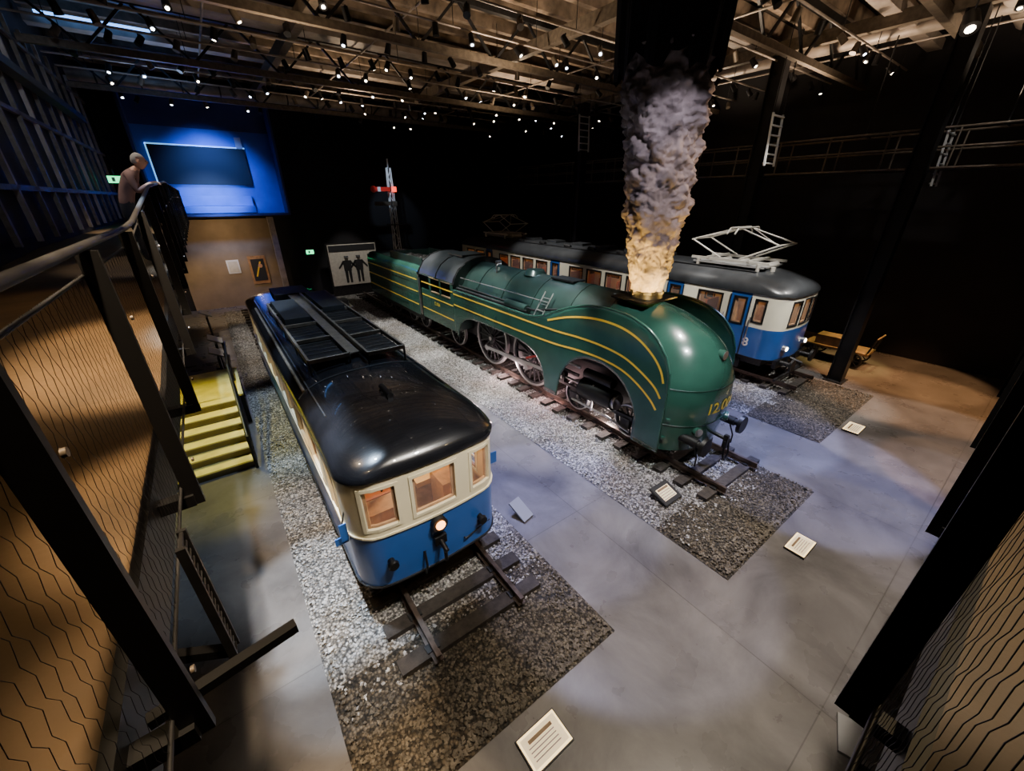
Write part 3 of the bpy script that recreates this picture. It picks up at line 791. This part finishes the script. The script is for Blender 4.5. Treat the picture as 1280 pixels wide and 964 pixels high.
b.build('lighting_pipes',CT)
b=MB()
b.tube((XA,26,10.7),(14,26,10.7),.24,'duct',16); 
for i in range(12): b.ring((XL+1+i*1.4,26,10.7),(1,0,0),.26,.22,.06,'darkmetal',16)
b.tube((11,3.2,11.2),(22,3.2,11.2),.3,'duct',16); b.tube((19.5,3,11),(19.5,20,11),.2,'duct',16)
b.build('ventilation_duct',CT)
b=MB(); b.box2((XA,16.8,11.0),(XB,17.5,11.45),'duct'); b.box2((XA,21.3,11.1),(XB,21.8,11.4),'duct'); b.box2((5,9.2,11.1),(XB,9.8,11.5),'duct'); b.box2((12,5.2,11.0),(XB,5.6,11.3),'duct'); b.build('cable_trays',CT)
b=MB(); rnd=random.Random(3)
for y in(2.6,6,8.4,10.6,12.4,14.6,16.4,18.2,20.4,22.2,24,27.4):
    x=XL+.8+rnd.random()
    while x<XR-.5:
        if not(6.6<x<10.4 and 4.2<y<8.7):
            d=Vector((rnd.uniform(-.7,.5),rnd.uniform(-.9,.3),-1)).normalized(); c=Vector((x,y,10.38-rnd.random()*.15))
            b.tube(c+Vector((0,0,.17)),c,.02,'black',6); b.tube(c-d*.14,c+d*.14,.08,'rack' if rnd.random()<.3 else 'black',10,r2=.095)
            if rnd.random()<.42: b.tube(c+d*.14,c+d*.15,.045,rnd.choice(['lampwht','lampwht','lampcool']),10)
        x+=rnd.uniform(.5,1.8)
for c in ((15.5,3.2,9.9),(17.2,2.4,9.9)):
    c=Vector(c); d=Vector((-.6,-.3,-.8)).normalized(); b.tube(c-d*.2,c+d*.25,.14,'black',14,r2=.17); b.tube(c+d*.25,c+d*.26,.09,'lampwht',14); b.tube(c,c+Vector((0,0,.7)),.02,'black',6)
b.build('stage_spotlights',CT)
b=MB()
b.tube((-2.0,24,11.2),(1.3,24,11.2),.04,'lampblue',8); b.tube((-2.4,21,11.3),(.3,21,11.3),.04,'lampblue',8)
b.build('blue_tube_lights',CT)
def ladder(c,h=1.6,w=.55):
    b=MB(); c=Vector(c)
    for s_ in(-1,1):
        b.beam(c+Vector((s_*w/2,0,-h/2)),c+Vector((s_*w/2,.1,h/2)),.06,.05,'mast'); b.tube(c+Vector((s_*w/2,.1,h/2)),(c.x+s_*w/2,c.y+.1,10.9),.015,'darkmetal',5)
    k=int(h/.28)
    for i in range(k+1): z=-h/2+h*(i+.3)/(k+.6); b.tube(c+Vector((-w/2,.05,z)),c+Vector((w/2,.05,z)),.028,'mast',6)
    b.build('hanging_ladder')
ladder((16.1,7.1,7.95),1.5,.7); ladder((19.1,3.3,7.3),1.5,.7); ladder((17,16.8,9.2),1.6,.7)
for y in(3.6,8.3,17.8,24):
    b=MB(); b.box2((17.72,y-.18,0),(17.96,y+.18,10.7),'black'); b.box2((17.6,y-.22,0),(18.08,y-.18,10.7),'black'); b.box2((17.6,y+.18,0),(18.08,y+.22,10.7),'black'); b.box2((17.5,y-.3,0),(18.2,y+.3,.04),'darkmetal'); b.build('steel_column')
b=MB() # maintenance catwalk along the right side
b.box2((18.5,1.5,7.0),(19.6,26,7.08),'darkmetal')
for x in(18.5,19.6):
    for z in(7.05,7.6,8.1): b.tube((x,1.5,z),(x,26,z),.03,'rack',6)
    y=1.5
    while y<26.1: b.tube((x,y,7.05),(x,y,8.1),.025,'rack',6); y+=1.6
y=2.3
while y<26: b.tube((19.05,y,8.1),(19.05,y,10.8),.02,'darkmetal',6); b.beam((18.5,y,8.1),(19.6,y,8.1),.03,.03,'darkmetal'); y+=3.2
b.build('maintenance_catwalk')

# ---------------- back-left box room ----------------
BR=empty('projection_room',(1.5,30,5.4)); b=MB()
b.box2((-1.6,28.9,5.3),(4.6,30.45,5.42),'blueshade')
b.box2((-1.6,30.2,5.42),(4.6,30.4,10.0),'bluewall'); b.box2((-1.6,30.15,9.6),(4.6,30.38,11.0),'blueshade')  # upper band painted navy where the blue light fades
b.box2((4.5,28.9,5.3),(4.62,30.4,11.0),'blueshade'); b.box2((-1.72,28.9,5.3),(-1.6,30.4,11.0),'blueshade'); b.box2((-1.7,28.9,10.9),(4.6,30.4,11.0),'blueshade')
b.box2((-1.2,30.05,6.9),(3.1,30.14,8.75),'screen')
for a_,c_ in(((-1.24,30.03,8.75),(3.14,30.12,8.81)),((-1.26,30.03,6.8),(-1.2,30.12,8.8))): b.box2(a_,c_,'cyanline')
b.box2((2.75,30.0,8.75),(3.05,30.1,9.3),'mast')
b.build('room_shell',BR)
b=MB(); b.box2((-.8,29.3,5.45),(2.9,30.1,5.8),'bluewall'); b.box2((-.8,29.95,5.8),(2.9,30.12,6.35),'bluewall'); b.box2((-.95,29.3,5.45),(-.8,30.1,6.1),'bluewall'); b.build('bench',BR,.03)
b=MB(); b.box2((-1.5,30.35,0),(3.4,30.45,5.1),'beige'); b.build('wall_panel_back')
b=MB(); b.beam((3.5,29.6,0),(3.5,29.6,5.2),.3,.5,'duct'); b.build('pale_wall_edge')  # lit edge of the wall, modelled as a pale post
for i,(x,z,w,h,c) in enumerate(((1.0,2.4,.65,.8,'white'),(2.3,2.1,.95,1.7,'wood'),)):
    b=MB(); b.box((x,30.3,z),(w,.05,h),c); b.box((x,30.26,z),(w*.75,.03,h*.78),'paper' if i==0 else 'ink')
    if i: b.beam((x-.2,30.24,z-.4),(x+.15,30.24,z+.5),.03,.08,'yellow'); b.tube((x+.12,30.25,z+.25),(x+.12,30.22,z+.25),.12,'skin',14)
    b.build('framed_picture')
PB=empty('poster_board',(8.05,29.4,0)); b=MB()
b.box2((6.4,29.4,.7),(9.6,29.5,3.4),'paper'); b.box2((6.3,29.45,0),(9.7,29.55,3.5),'darkmetal')
b.box2((6.45,29.38,2.95),(9.55,29.395,3.35),'ink')
def fig(x):
    b.tube((x,29.39,2.62),(x,29.38,2.63),.14,'ink',16)
    b.add([(x-.28,29.385,2.35),(x+.28,29.385,2.35),(x+.24,29.385,1.65),(x-.24,29.385,1.65)],[(0,1,2,3)],'ink')
    b.add([(x-.22,29.385,1.66),(x-.02,29.385,1.66),(x-.06,29.385,.85),(x-.2,29.385,.85)],[(0,1,2,3)],'ink')
    b.add([(x+.02,29.385,1.66),(x+.22,29.385,1.66),(x+.2,29.385,.85),(x+.06,29.385,.85)],[(0,1,2,3)],'ink')
    for s_ in(-1,1): b.add([(x+s_*.26,29.385,2.35),(x+s_*.6,29.385,1.9),(x+s_*.55,29.385,1.8),(x+s_*.24,29.385,2.15)],[(0,1,2,3)],'ink')
fig(7.5); fig(8.3)
b.build('board',PB)
for c in((-2.3,24,6.9),(5.4,29.9,3.0)):
    b=MB(); b.box(c,(.45,.08,.25),'green_sign'); b.box((c[0],c[1]+.06,c[2]),(.5,.05,.3),'darkmetal'); b.box((c[0]-.05,c[1]-.045,c[2]),(.1,.01,.15),'white'); b.box((c[0],c[1]+.04,c[2]+.25),(.04,.04,.25),'darkmetal'); b.build('exit_sign')

# ---------------- semaphore ----------------
SP=empty('semaphore_signal',(10.7,28,0)); b=MB(); x,y=10.7,28
for i in range(4):
    sx,sy=((-1,-1),(1,-1),(1,1),(-1,1))[i]
    b.beam((x+sx*.24,y+sy*.24,0),(x+sx*.11,y+sy*.11,8.0),.05,.05,'white')
for k in range(14):
    z0,z1=.3+k*.55,.3+(k+1)*.55; w=lambda z:.24-.13*z/8; s_=1 if k%2 else -1
    b.beam((x-s_*w(z0),y-w(z0),z0),(x+s_*w(z1),y-w(z1),z1),.03,.03,'white'); b.beam((x-w(z0),y-s_*w(z0),z0),(x-w(z1),y+s_*w(z1),z1),.03,.03,'white')
b.tube((x,y,8.0),(x,y,8.5),.05,'white'); b.build('lattice_mast',SP)
b=MB(); b.box((x-.65,y-.2,6.75),(1.1,.04,.26),'red'); b.box((x-.85,y-.225,6.75),(.2,.02,.26),'white'); b.tube((x-1.2,y-.18,6.75),(x-1.2,y-.22,6.75),.2,'red',20); b.box((x+.15,y-.2,6.75),(.3,.08,.3),'redlamp')
b.box((x-.7,y-.2,5.9),(1.1,.04,.24),'rack'); b.box((x+.1,y-.2,5.9),(.3,.1,.3),'rack'); b.tube((x+.25,y,1),(x+.2,y,6.5),.015,'darkmetal',5); b.box((x,y,4.6),(.9,.7,.05),'darkmetal')
b.build('signal_arms',SP)

# ---------------- walkway & railings ----------------
WK=empty('elevated_walkway',(-1.7,10,4.7)); XW=XL+.02; XE=XR-.02
prof=[(YF+.02,4.72),(4.2,4.72),(7.5,5.05),(13,5.25),(28,5.25)]
b=MB()
for (ya,za),(yb,zb_) in zip(prof[:-1],prof[1:]):
    vs=[(XW,ya,za),(-.62,ya,za),(-.62,yb,zb_),(XW,yb,zb_),(XW,ya,za-.2),(-.62,ya,za-.2),(-.62,yb,zb_-.2),(XW,yb,zb_-.2)]
    b.add(vs,[(0,1,2,3)],'deck'); b.add(vs,[(7,6,5,4)],'dark'); 
    b.beam((-.6,ya,za-.12),(-.6,yb,zb_-.12),.04,.34,'black')
b.box2((-.64,YF+.02,4.52),(XE,-.26,4.72),'deck'); b.beam((-.6,-.24,4.6),(XE,-.24,4.6),.04,.34,'black')
b.build('deck',WK)
def dz(y): return interp([(YF,0),(4.2,0),(7.5,.33),(13,.53),(28,.53)],y)
GR=WK
b=MB(); ys=[-.1+1.33*i for i in range(0,20)]
for y in ys[1:]:
    yy=y-.08
    b.beam((-.42,yy,4.62+dz(yy)),(-.42,yy,6.0+dz(yy)),.075,.03,'black')
    b.beam((-.42,yy,4.66+dz(yy)),(-.62,yy,4.66+dz(yy)),.07,.07,'black')
    b.tube((-.37,yy,5.7+dz(yy)),(-.36,yy,5.7+dz(yy)),.012,'rack',8); b.tube((-.37,yy,4.9+dz(yy)),(-.36,yy,4.9+dz(yy)),.012,'rack',8)
hp=[-.1+i*.5 for i in range(57)]
b.path([(-.42,y,6.02+dz(y)) for y in hp],.018,'darkmetal',10)
b.path([(-.46,y,5.9+dz(y)) for y in hp],.008,'darkmetal',6)
b.path([(-.46,y,4.75+dz(y)) for y in hp],.008,'darkmetal',6)
b.beam((-.55,1.25,4.66),(-.10,1.32,4.66),.04,.04,'black')
for s_ in(-1,1): b.beam((-.36,1.6+s_*.055,4.35),(-.36,1.6+s_*.055,5.05),.03,.018,'darkmetal')
for k in range(17): b.beam((-.36,1.545,4.37+k*.042),(-.36,1.655,4.37+k*.042),.012,.013,'darkmetal')
b.beam((-.36,1.6,4.38),(-.6,1.6,4.55),.04,.04,'black')
b.build('guardrail_side',GR)
b=MB()
x=1.36
while x<XR:
    b.beam((x,-.1,4.62),(x,-.1,6.0),.03,.085,'black'); b.beam((x,-.1,4.66),(x,-.26,4.66),.06,.06,'black'); x+=1.31
b.path([(-.42,-.1,6.02),(XR-.1,-.1,6.02)],.02,'darkmetal',10); b.path([(-.42,-.14,4.75),(XR-.1,-.14,4.75)],.010,'darkmetal',6)
b.build('guardrail_end',GR)
def net(name,f,n,h,r=.0008):
    cu=D.curves.new(name,'CURVE'); cu.dimensions='3D'; cu.bevel_depth=r; cu.bevel_resolution=0
    for i in range(n):
        m=int(h/.045); sp=cu.splines.new('POLY'); sp.points.add(m)
        for k in range(m+1):
            u=i*.045+(.0115 if ((k//1)+i)%2 else -.0115)*(.6 if k%2 else 1)+.005*math.sin(i*3.1+k*1.1)+.006*math.sin(k*.31+i*.2); sp.points[k].co=(*f(u,k*h/m),1)
    o=D.objects.new(name,cu); cu.materials.append(M['black']); COL.objects.link(o); attach(o,GR)
net('safety_net_side',lambda u,z:(-.46,u,4.75+z+dz(u)),240,1.16)
net('safety_net_end',lambda u,z:(u-.4,-.14,4.75+z),220,1.16)
LG=empty('glazed_partition',(-2.7,10,5)); b=MB()
for i in range(18):
    y=3+i*1.4; b.beam((-2.75,y,5.4),(-2.75,y,10.5),.08,.12,'duct' if i%3==1 else 'rack')
for z in(6.4,8.0,10.0): b.beam((-2.75,2,z),(-2.75,28,z),.08,.1,'rack')
b.beam((-2.6,2,8.9),(-2.6,24,8.9),.25,.2,'darkmetal')
b.build('mullions',LG)
b=MB(); b.box2((-2.85,2,5.5),(-2.83,28,10.4),'screen'); b.build('panes',LG)

# ---------------- stairs on left ----------------
ST=empty('access_stairs',(-1.3,12,0)); b=MB()
for k in range(6):
    z=.17*(k+1); y=10.5+k*.42
    b.box2((-2.3,y,z-.05),(-.42,y+.44,z),'stair'); b.box2((-2.3,y+.02,z-.17),(-.42,y+.05,z-.05),'riser'); b.box2((-2.3,y-.01,z-.045),(-.42,y+.06,z+.004),'riser')
b.box2((-2.3,13.0,.97),(-.25,15.5,1.02),'stair')
b.add([(-.42,10.45,0),(-.42,13,0),(-.42,13,1.0),(-.42,10.45,.15)],[(0,1,2,3)],'riser')
for x_,y_ in((-.3,15.3),(-2.2,15.3),(-.3,13.2),(-2.2,13.1)): b.box2((x_-.05,y_-.05,0),(x_+.05,y_+.05,.97),'darkmetal')
b.build('steps',ST)
b=MB()
for h in(.5,.95): b.path([(-.4,10.4,h-.05),(-.4,13.0,h+1.0),(-.35,15.4,h+1.0)],.035,'black')
for y_ in(10.4,11.3,12.2,13.0,14.2,15.4):
    z0=max(0,min(1.0,(y_-10.4)/2.6)); b.tube((-.4,y_,z0),(-.4,y_,z0+.95),.035,'black',8)
b.path([(-2.2,10.4,.9),(-2.2,13,1.95)],.025,'black')
b.build('handrail',ST)
def exhibit(x,y):
    b=MB(); b.box((x,y,.5),(.08,.6,1.0),'darkmetal'); b.box((x,y,1.15),(.5,.8,.05),'grey',Matrix.Rotation(.5,3,'Y')); b.box((x,y,.02),(.5,.6,.04),'darkmetal'); b.build('information_stand')
exhibit(-.7,17.2); exhibit(-.7,19); exhibit(-.9,24)
b=MB()
for x in(4.3,5.5):
    for y in(22.6,23.4): b.tube((x,y,0),(x,y,.75),.03,'darkmetal',8)
b.box((4.9,23,.78),(1.6,1.0,.06),'grey'); b.box((4.9,23,1.0),(1.2,.7,.35),'darkmetal'); b.build('display_table')

# ---------------- floor information panels ----------------
def fpanel(c,w,h,rot,lit,tilt=0,zb=.0,name='floor_information_panel'):
    root=empty(name,(c[0],c[1],0)); b=MB(); R=Matrix.Rotation(rot,3,'Z')@Matrix.Rotation(tilt,3,'X')
    z=zb+.03+abs(math.sin(tilt))*h/2; C=Vector((c[0],c[1],z))
    b.box(C,(w,h,.04),'darkmetal' if lit else 'grey',R)
    if lit:
        b.box(C+R@Vector((0,0,.022)),(w*.95,h*.93,.010),'panel_glow' if not tilt else 'ink',R)
        b.box(C+R@Vector((0,0,.024)),(w*.87,h*.80,.012) if not tilt else (w*.72,h*.6,.012),'panel_lit',R)
        b.box(C+R@Vector((0,h*.22,.032)),(w*.6,h*.1,.006),'panelwood',R)
        for k in range(4): b.box(C+R@Vector((-w*.03,h*(.08-k*.11),.032)),(w*.65,h*.03,.006),'grey',R)
    if tilt: b.box(C-Vector((0,0,z/2)),(w*.5,.05,z),'darkmetal',R)
    b.build('plate',root)
fpanel((1.83,1.79),.62,.42,.0,True); fpanel((6.95,3.55),.6,.5,0,True,.35,.05); fpanel((7.9,1.15),.62,.36,0,True); fpanel((14.1,2.0),.7,.4,0,True)
fpanel((5.0,-.6),.5,.5,.3,False); fpanel((4.0,5.1),.3,.5,.2,False,.5)
LT=empty('luggage_trolley',(20.3,4.4,0)); b=MB()
b.box((20.3,4.4,.62),(1.1,2.2,.08),'panelwood')
for y in(3.7,5.2):
    for x in(19.7,20.9): b.ring((x,y,.32),(1,0,0),.32,.26,.06,'darkmetal',20); b.tube((x-.05,y,.32),(x+.05,y,.32),.06,'darkmetal'); 
    for x in(19.7,20.9):
        for k in range(4): b.beam((x,y-.28*math.cos(k*.785),.32-.28*math.sin(k*.785)),(x,y+.28*math.cos(k*.785),.32+.28*math.sin(k*.785)),.03,.03,'darkmetal')
    b.tube((19.7,y,.32),(20.9,y,.32),.03,'darkmetal'); b.box((20.3,y,.48),(.8,.12,.24),'darkmetal')
for x in(19.8,20.8): b.tube((x,3.35,.65),(x,3.2,1.3),.03,'darkmetal')
b.tube((19.8,3.2,1.3),(20.8,3.2,1.3),.03,'panelwood'); b.box((20.2,4.7,.85),(.7,.9,.38),'panelwood'); b.box((20.3,4.0,.8),(.6,.3,.28),'seat')
b.build('cart',LT)
b=MB(); b.box2((18.6,5.8,0),(22.6,26,.35),'panelwood'); b.build('side_platform')

# ---------------- man at the rail ----------------
def skin_obj(name,verts,edges,rad,sub=2):
    me=D.meshes.new(name); me.from_pydata(verts,edges,[]); o=D.objects.new(name,me); COL.objects.link(o)
    bpy.context.view_layer.objects.active=o
    sk=o.modifiers.new('skin','SKIN')
    lay=me.skin_vertices[0].data
    for i,r in enumerate(rad): lay[i].radius=(r,r) if not isinstance(r,tuple) else r
    lay[0].use_root=True
    ss=o.modifiers.new('sub','SUBSURF'); ss.levels=sub; ss.render_levels=sub
    bpy.context.view_layer.update()
    m2=D.meshes.new_from_object(o.evaluated_get(bpy.context.evaluated_depsgraph_get())); D.objects.remove(o)
    for p in m2.polygons: p.use_smooth=True
    return m2
try:
    MX,MY,MZ=-.93,9.9,5.14
    MAN=empty('man',(MX,MY,MZ))
    V=[(0,0,.95),(.04,0,1.12),(.14,0,1.32),(.22,0,1.43),(.28,0,1.50),(.33,0,1.55),
       (0,.09,.9),(.02,.10,.5),(-.02,.10,.1),(.14,.11,.05),
       (0,-.09,.9),(.03,-.10,.5),(0,-.10,.1),(.16,-.11,.05),
       (.19,.18,1.40),(.22,.24,1.16),(.40,.16,1.28),(.45,.12,1.30),
       (.19,-.18,1.40),(.22,-.24,1.16),(.40,-.16,1.28),(.45,-.12,1.30)]
    E=[(0,1),(1,2),(2,3),(3,4),(4,5),(0,6),(6,7),(7,8),(8,9),(0,10),(10,11),(11,12),(12,13),(3,14),(14,15),(15,16),(16,17),(3,18),(18,19),(19,20),(20,21)]
    Rr=[(.15,.12),(.14,.115),(.16,.12),(.11,.09),.06,.055,.095,.06,.045,.04,.095,.06,.045,.04,.065,.048,.034,.03,.065,.048,.034,.03]
    me=skin_obj('body',V,E,Rr,2)
    for k in('shirt','trous','skin'): me.materials.append(M[k])
    for p in me.polygons:
        c=p.center; i=0
        if c.z<1.0: i=1
        if c.z>1.49 and c.x>.22: i=2
        if c.x>.36 and c.z<1.4: i=2
        p.material_index=i
    bo=D.objects.new('body',me); bo.location=(MX,MY,MZ); COL.objects.link(bo); attach(bo,MAN)
    hb=MB(); hc=Vector((MX+.37,MY,MZ+1.63)); vs=[];fs=[]; nu,nv=28,20
    for j in range(nv+1):
        th=math.pi*j/nv
        for i in range(nu):
            ph=2*math.pi*i/nu; d=Vector((math.sin(th)*math.cos(ph),math.sin(th)*math.sin(ph),math.cos(th)))
            r=Vector((.095*d.x,.076*d.y,.118*d.z))
            if d.z<0: r.y*=1-.25*(-d.z); r.x*=1-.08*(-d.z)
            if d.x>.8: 
                g=math.exp(-((d.y/.16)**2))*math.exp(-(((d.z+.12)/.22)**2)); r.x+=.028*g
                for sy in(-1,1): r.x-=.010*math.exp(-(((d.y-sy*.36)/.14)**2))*math.exp(-(((d.z-.05)/.12)**2))
                r.x-=.004*math.exp(-(((d.z+.5)/.06)**2))
            vs.append(hc+r)
    for j in range(nv):
        for i in range(nu):
            fs.append((j*nu+i,j*nu+(i+1)%nu,(j+1)*nu+(i+1)%nu,(j+1)*nu+i))
    hb.add(vs,fs,'skin',True)
    hv=[hc+Vector(((v-hc).x*1.07-.008,(v-hc).y*1.09,(v-hc).z*1.06+.004)) for v in vs]
    hf=[f for f in fs if all(((hv[k]-hc).z>.045 or (hv[k]-hc).x<-.02 and (hv[k]-hc).z>-.05) for k in f)]
    hb.add(hv,hf,'hair',True)
    for sy in(-1,1):
        hb.tube(hc+Vector((-.005,sy*.072,0)),hc+Vector((-.015,sy*.09,.005)),.028,'skin',10,r2=.022)
        hb.tube(hc+Vector((.082,sy*.028,.006)),hc+Vector((.09,sy*.028,.006)),.009,'ink',8)
    hb.box(hc+Vector((.088,0,-.06)),(.008,.04,.006),'seat')
    hb.build('head',MAN)
    fb=MB()
    for sy in(-1,1):
        w=Vector((MX+.44,MY+sy*.12,MZ+1.31)); fb.beam(w-Vector((.02,0,0)),w+Vector((.07,0,.01)),.075,.03,'skin')
        for k in range(4):
            y=w.y+(-.028+.019*k); L=(.055,.065,.06,.048)[k]
            fb.tube((w.x+.06,y,w.z+.01),(w.x+.06+L*.6,y,w.z+.005),.0095,'skin',8); fb.tube((w.x+.06+L*.6,y,w.z+.005),(w.x+.06+L*.8,y,w.z-.03),.0085,'skin',8)
        fb.tube((w.x+.01,w.y-sy*.03,w.z),(w.x+.05,w.y-sy*.06,w.z-.02),.011,'skin',8)
    fb.build('hands',MAN)
except Exception as ex:
    print('MAN FAIL',ex)

# ---------------- lights ----------------
def spot(loc,tgt,col,p,ang=50,blend=.5,size=.1,name='ceiling_spot'):
    l=D.lights.new(name,'SPOT'); l.energy=p; l.color=col; l.spot_size=math.radians(ang); l.spot_blend=blend; l.shadow_soft_size=size
    o=D.objects.new(name,l); COL.objects.link(o); o.location=loc
    d=Vector(tgt)-Vector(loc); o.rotation_euler=d.to_track_quat('-Z','Y').to_euler(); return o
def point(loc,col,p,size=.15,name='lamp'):
    l=D.lights.new(name,'POINT'); l.energy=p; l.color=col; l.shadow_soft_size=size; o=D.objects.new(name,l); COL.objects.link(o); o.location=loc
COOL=(.60,.78,1); WARM=(1,.74,.46); NEU=(1,.95,.88); PUR=(.42,.48,1); SAND=(1,.87,.70)
# near railcar and its ballast
spot((-.1,5.6,10),(.1,5.6,0),COOL,10500,19,.5)
spot((.2,5.2,10.1),(.3,4.4,0),COOL,4500,16,.5)
spot((-.25,9.5,10),(.1,8.8,0),COOL,4200,22,.6)
spot((3.5,.6,9.6),(1.8,5,2.4),NEU,3200,26,.5)
spot((3.9,8,10.2),(1.9,9,3),COOL,2200,50)
spot((-.3,13,10),(.2,12.5,0),COOL,3400,36)
# left floor
spot((-.1,3.4,9.8),(-.9,6.8,0),WARM,7500,30)
spot((.1,1.6,9.8),(-.55,3.4,0),WARM,5000,20)
spot((.2,.9,9.8),(-.3,1.8,0),WARM,2600,20)
spot((-1.2,12,4.2),(-1.3,12,0),(1,.85,.10),650,90)
spot((-.6,17,9.8),(-1.2,20,0),SAND,3000,50)
spot((2.2,.5,9.5),(2.2,2.8,0),SAND,1500,45)
# lane between
spot((5.2,9,10.2),(5.0,7.4,0),PUR,6000,34,.3)
spot((4.4,10,10.2),(4.6,5.2,0),PUR,5600,24,.2)
spot((6.4,13,10.2),(6.6,12.5,0),NEU,7500,38)
spot((6.5,8.8,10.2),(6.9,8.2,0),NEU,5600,34)
spot((6.2,18,10.2),(6.6,18,0),NEU,7500,44)
spot((5,4,10),(5.0,3.4,0),(.66,.66,.98),2600,34,.2)
spot((3.9,3.2,10),(4.4,2.6,0),SAND,900,22,.2)
spot((7.4,3.9,9.8),(7.4,3.9,0),NEU,3200,30)
# locomotive
spot((5.2,1.2,9.5),(8.2,5,2.7),(.9,1,.95),3400,30)
spot((4.6,9,9.6),(7.6,9.5,2.4),(.9,1,.95),2600,46)
spot((4.6,17,9.6),(7.6,16,2.4),(.9,1,.95),2800,46)
spot((8.8,20,10.2),(8.8,21,3),NEU,1800,40)
spot((9.5,12,10.2),(8.8,11,3),COOL,1800,50)
point((8.2,6.3,.55),(1,.8,.75),110); point((7.75,8.6,.6),(1,.6,.6),90); point((7.75,11,.5),(1,.7,.7),110)
# front floor (all lamps hang over the hall, clear of the balcony)
spot((6,.2,9.8),(5.8,1.0,0),SAND,1700,50)
spot((2.6,.2,9.8),(3.2,.4,0),SAND,1300,38,.3)
spot((8.4,.2,9.8),(8.2,.3,0),(1,.88,.76),2100,36,.2)
spot((6.6,.1,9.8),(6.8,-.6,0),(1,.86,.72),1500,34,.3)
spot((10.8,.4,9.8),(10.8,2.2,0),PUR,6500,34,.2)
spot((12,2.5,9.8),(11.8,4.6,0),(.45,.52,1),6500,36,.25)
spot((11.6,.2,9.8),(11.4,-.2,0),(.9,.8,.9),2200,38,.2)
spot((14.6,.3,9.8),(15,.8,0),(1,.85,.72),3000,36,.2)
spot((13.2,.1,9.8),(13.6,-.8,0),(1,.55,.30),3000,26,.2)
spot((18,.3,9.8),(18.2,1.6,0),(1,.50,.20),6000,36,.35)
spot((20.2,1.6,9.6),(20.4,2.4,0),(1,.52,.22),3400,34,.3)
spot((20,4,9.5),(20.2,4.2,0),(1,.74,.25),3000,22)
# electric railcar
spot((12.2,3.5,9.6),(15,6.5,2.2),NEU,4000,34)
spot((12.3,9,9.6),(15,10,3.5),NEU,3000,50)
spot((12.3,16,9.6),(15,17,3),NEU,3200,50)
spot((15.5,2.4,9.6),(15.7,4.0,.3),NEU,3800,34)
spot((15,6,10),(15.8,7.4,4.2),NEU,2000,34)
point((16,8.5,3.1),(1,.65,.38),32,.2); point((16,13,3.1),(1,.5,.22),40,.2); point((16,18,3.1),(1,.5,.22),40,.2); point((16,23,3.1),(1,.5,.22),40,.2); point((16,5.9,3.1),(1,.75,.5),30,.1)
point((1.78,5.5,2.82),(1,.66,.34),85,.1); point((1.78,9,2.8),(1,.7,.4),60,.1); point((1.78,13,2.8),(1,.7,.4),60,.1)
# smoke: uplighters on the smokebox top, plus ceiling washes
spot((7.85,5.2,3.95),(8.75,6.05,4.7),(1,.60,.14),420,90,.8,.06,'uplight'); spot((9.6,5.2,3.9),(8.9,6.0,4.8),(1,.58,.12),240,90,.8,.06,'uplight'); spot((7.7,6.6,3.95),(8.6,6.1,4.9),(1,.6,.14),260,90,.8,.06,'uplight')
spot((5.6,2.6,9.4),(8.5,6.1,6.4),(.86,.80,.95),700,30); spot((12,3.5,9.6),(8.6,6.1,6.6),(1,.66,.42),800,32); spot((7.6,1.6,8.4),(8.6,6.1,6.0),(1,.76,.58),360,30)
# back-left corner
point((1,28.6,4.4),(1,.7,.38),70,.2); spot((-1,26,4.4),(.5,29,0),WARM,500,90)
spot((1.4,27.4,9.4),(1.4,30,7.2),(.10,.25,1),2000,95,.9,.3); spot((1.0,27.4,6.9),(1.0,30,5.8),(.22,.42,1),1100,85,.8,.2)
spot((7.6,26.4,9),(8,29.4,2),NEU,1100,36)
spot((9,25,9.5),(10.5,28,7),COOL,700,30)
spot((2,22,9.8),(2.5,22,0),NEU,1200,50)
# walkway
spot((-1.4,2.0,9.5),(-1.5,2.6,4.7),(1,.72,.38),330,60,.8); spot((-1.5,6,9.5),(-1.4,6,5),(1,.7,.4),330,60); spot((-1.5,10,9.5),(-1,9.9,6),(1,.85,.7),360,36)
spot((6,-1.8,9.5),(4.5,-1.5,4.7),(1,.72,.38),420,80)
spot((-1.0,5,9.6),(-2.8,9,8),(.75,.82,1),160,70); spot((-1.0,12,9.6),(-2.8,16,8),(.6,.75,1),160,70)  # weak cool fill added to bring out the left mullions
spot((13.5,4.5,9.9),(16.1,7.1,8),NEU,160,24); spot((16.2,1.5,9.5),(19.1,3.3,7.3),NEU,220,40)  # extra spots added to brighten the hanging ladders
for x,y,p,c in((3,13,450,(1,.74,.48)),(9,12,740,(1,.76,.52)),(13,9,760,(1,.76,.52)),(13,17,700,(1,.74,.48)),(7,21,640,(1,.74,.48)),(18,7,800,(1,.74,.5)),(0,22,200,(.4,.6,1)),(20,12,560,(1,.76,.52)),(19,2.5,650,(1,.76,.52)),(14,3.5,600,(1,.76,.52))):  # added upward fill for the beams and ceiling, no fixtures modelled
    spot((x,y,8.8),(x,y,12.3),c,p,150,.8,.2,'uplight')
w=D.worlds.new('world'); scene.world=w; w.use_nodes=True; w.node_tree.nodes['Background'].inputs[0].default_value=(.5,.55,.7,1); w.node_tree.nodes['Background'].inputs[1].default_value=.02
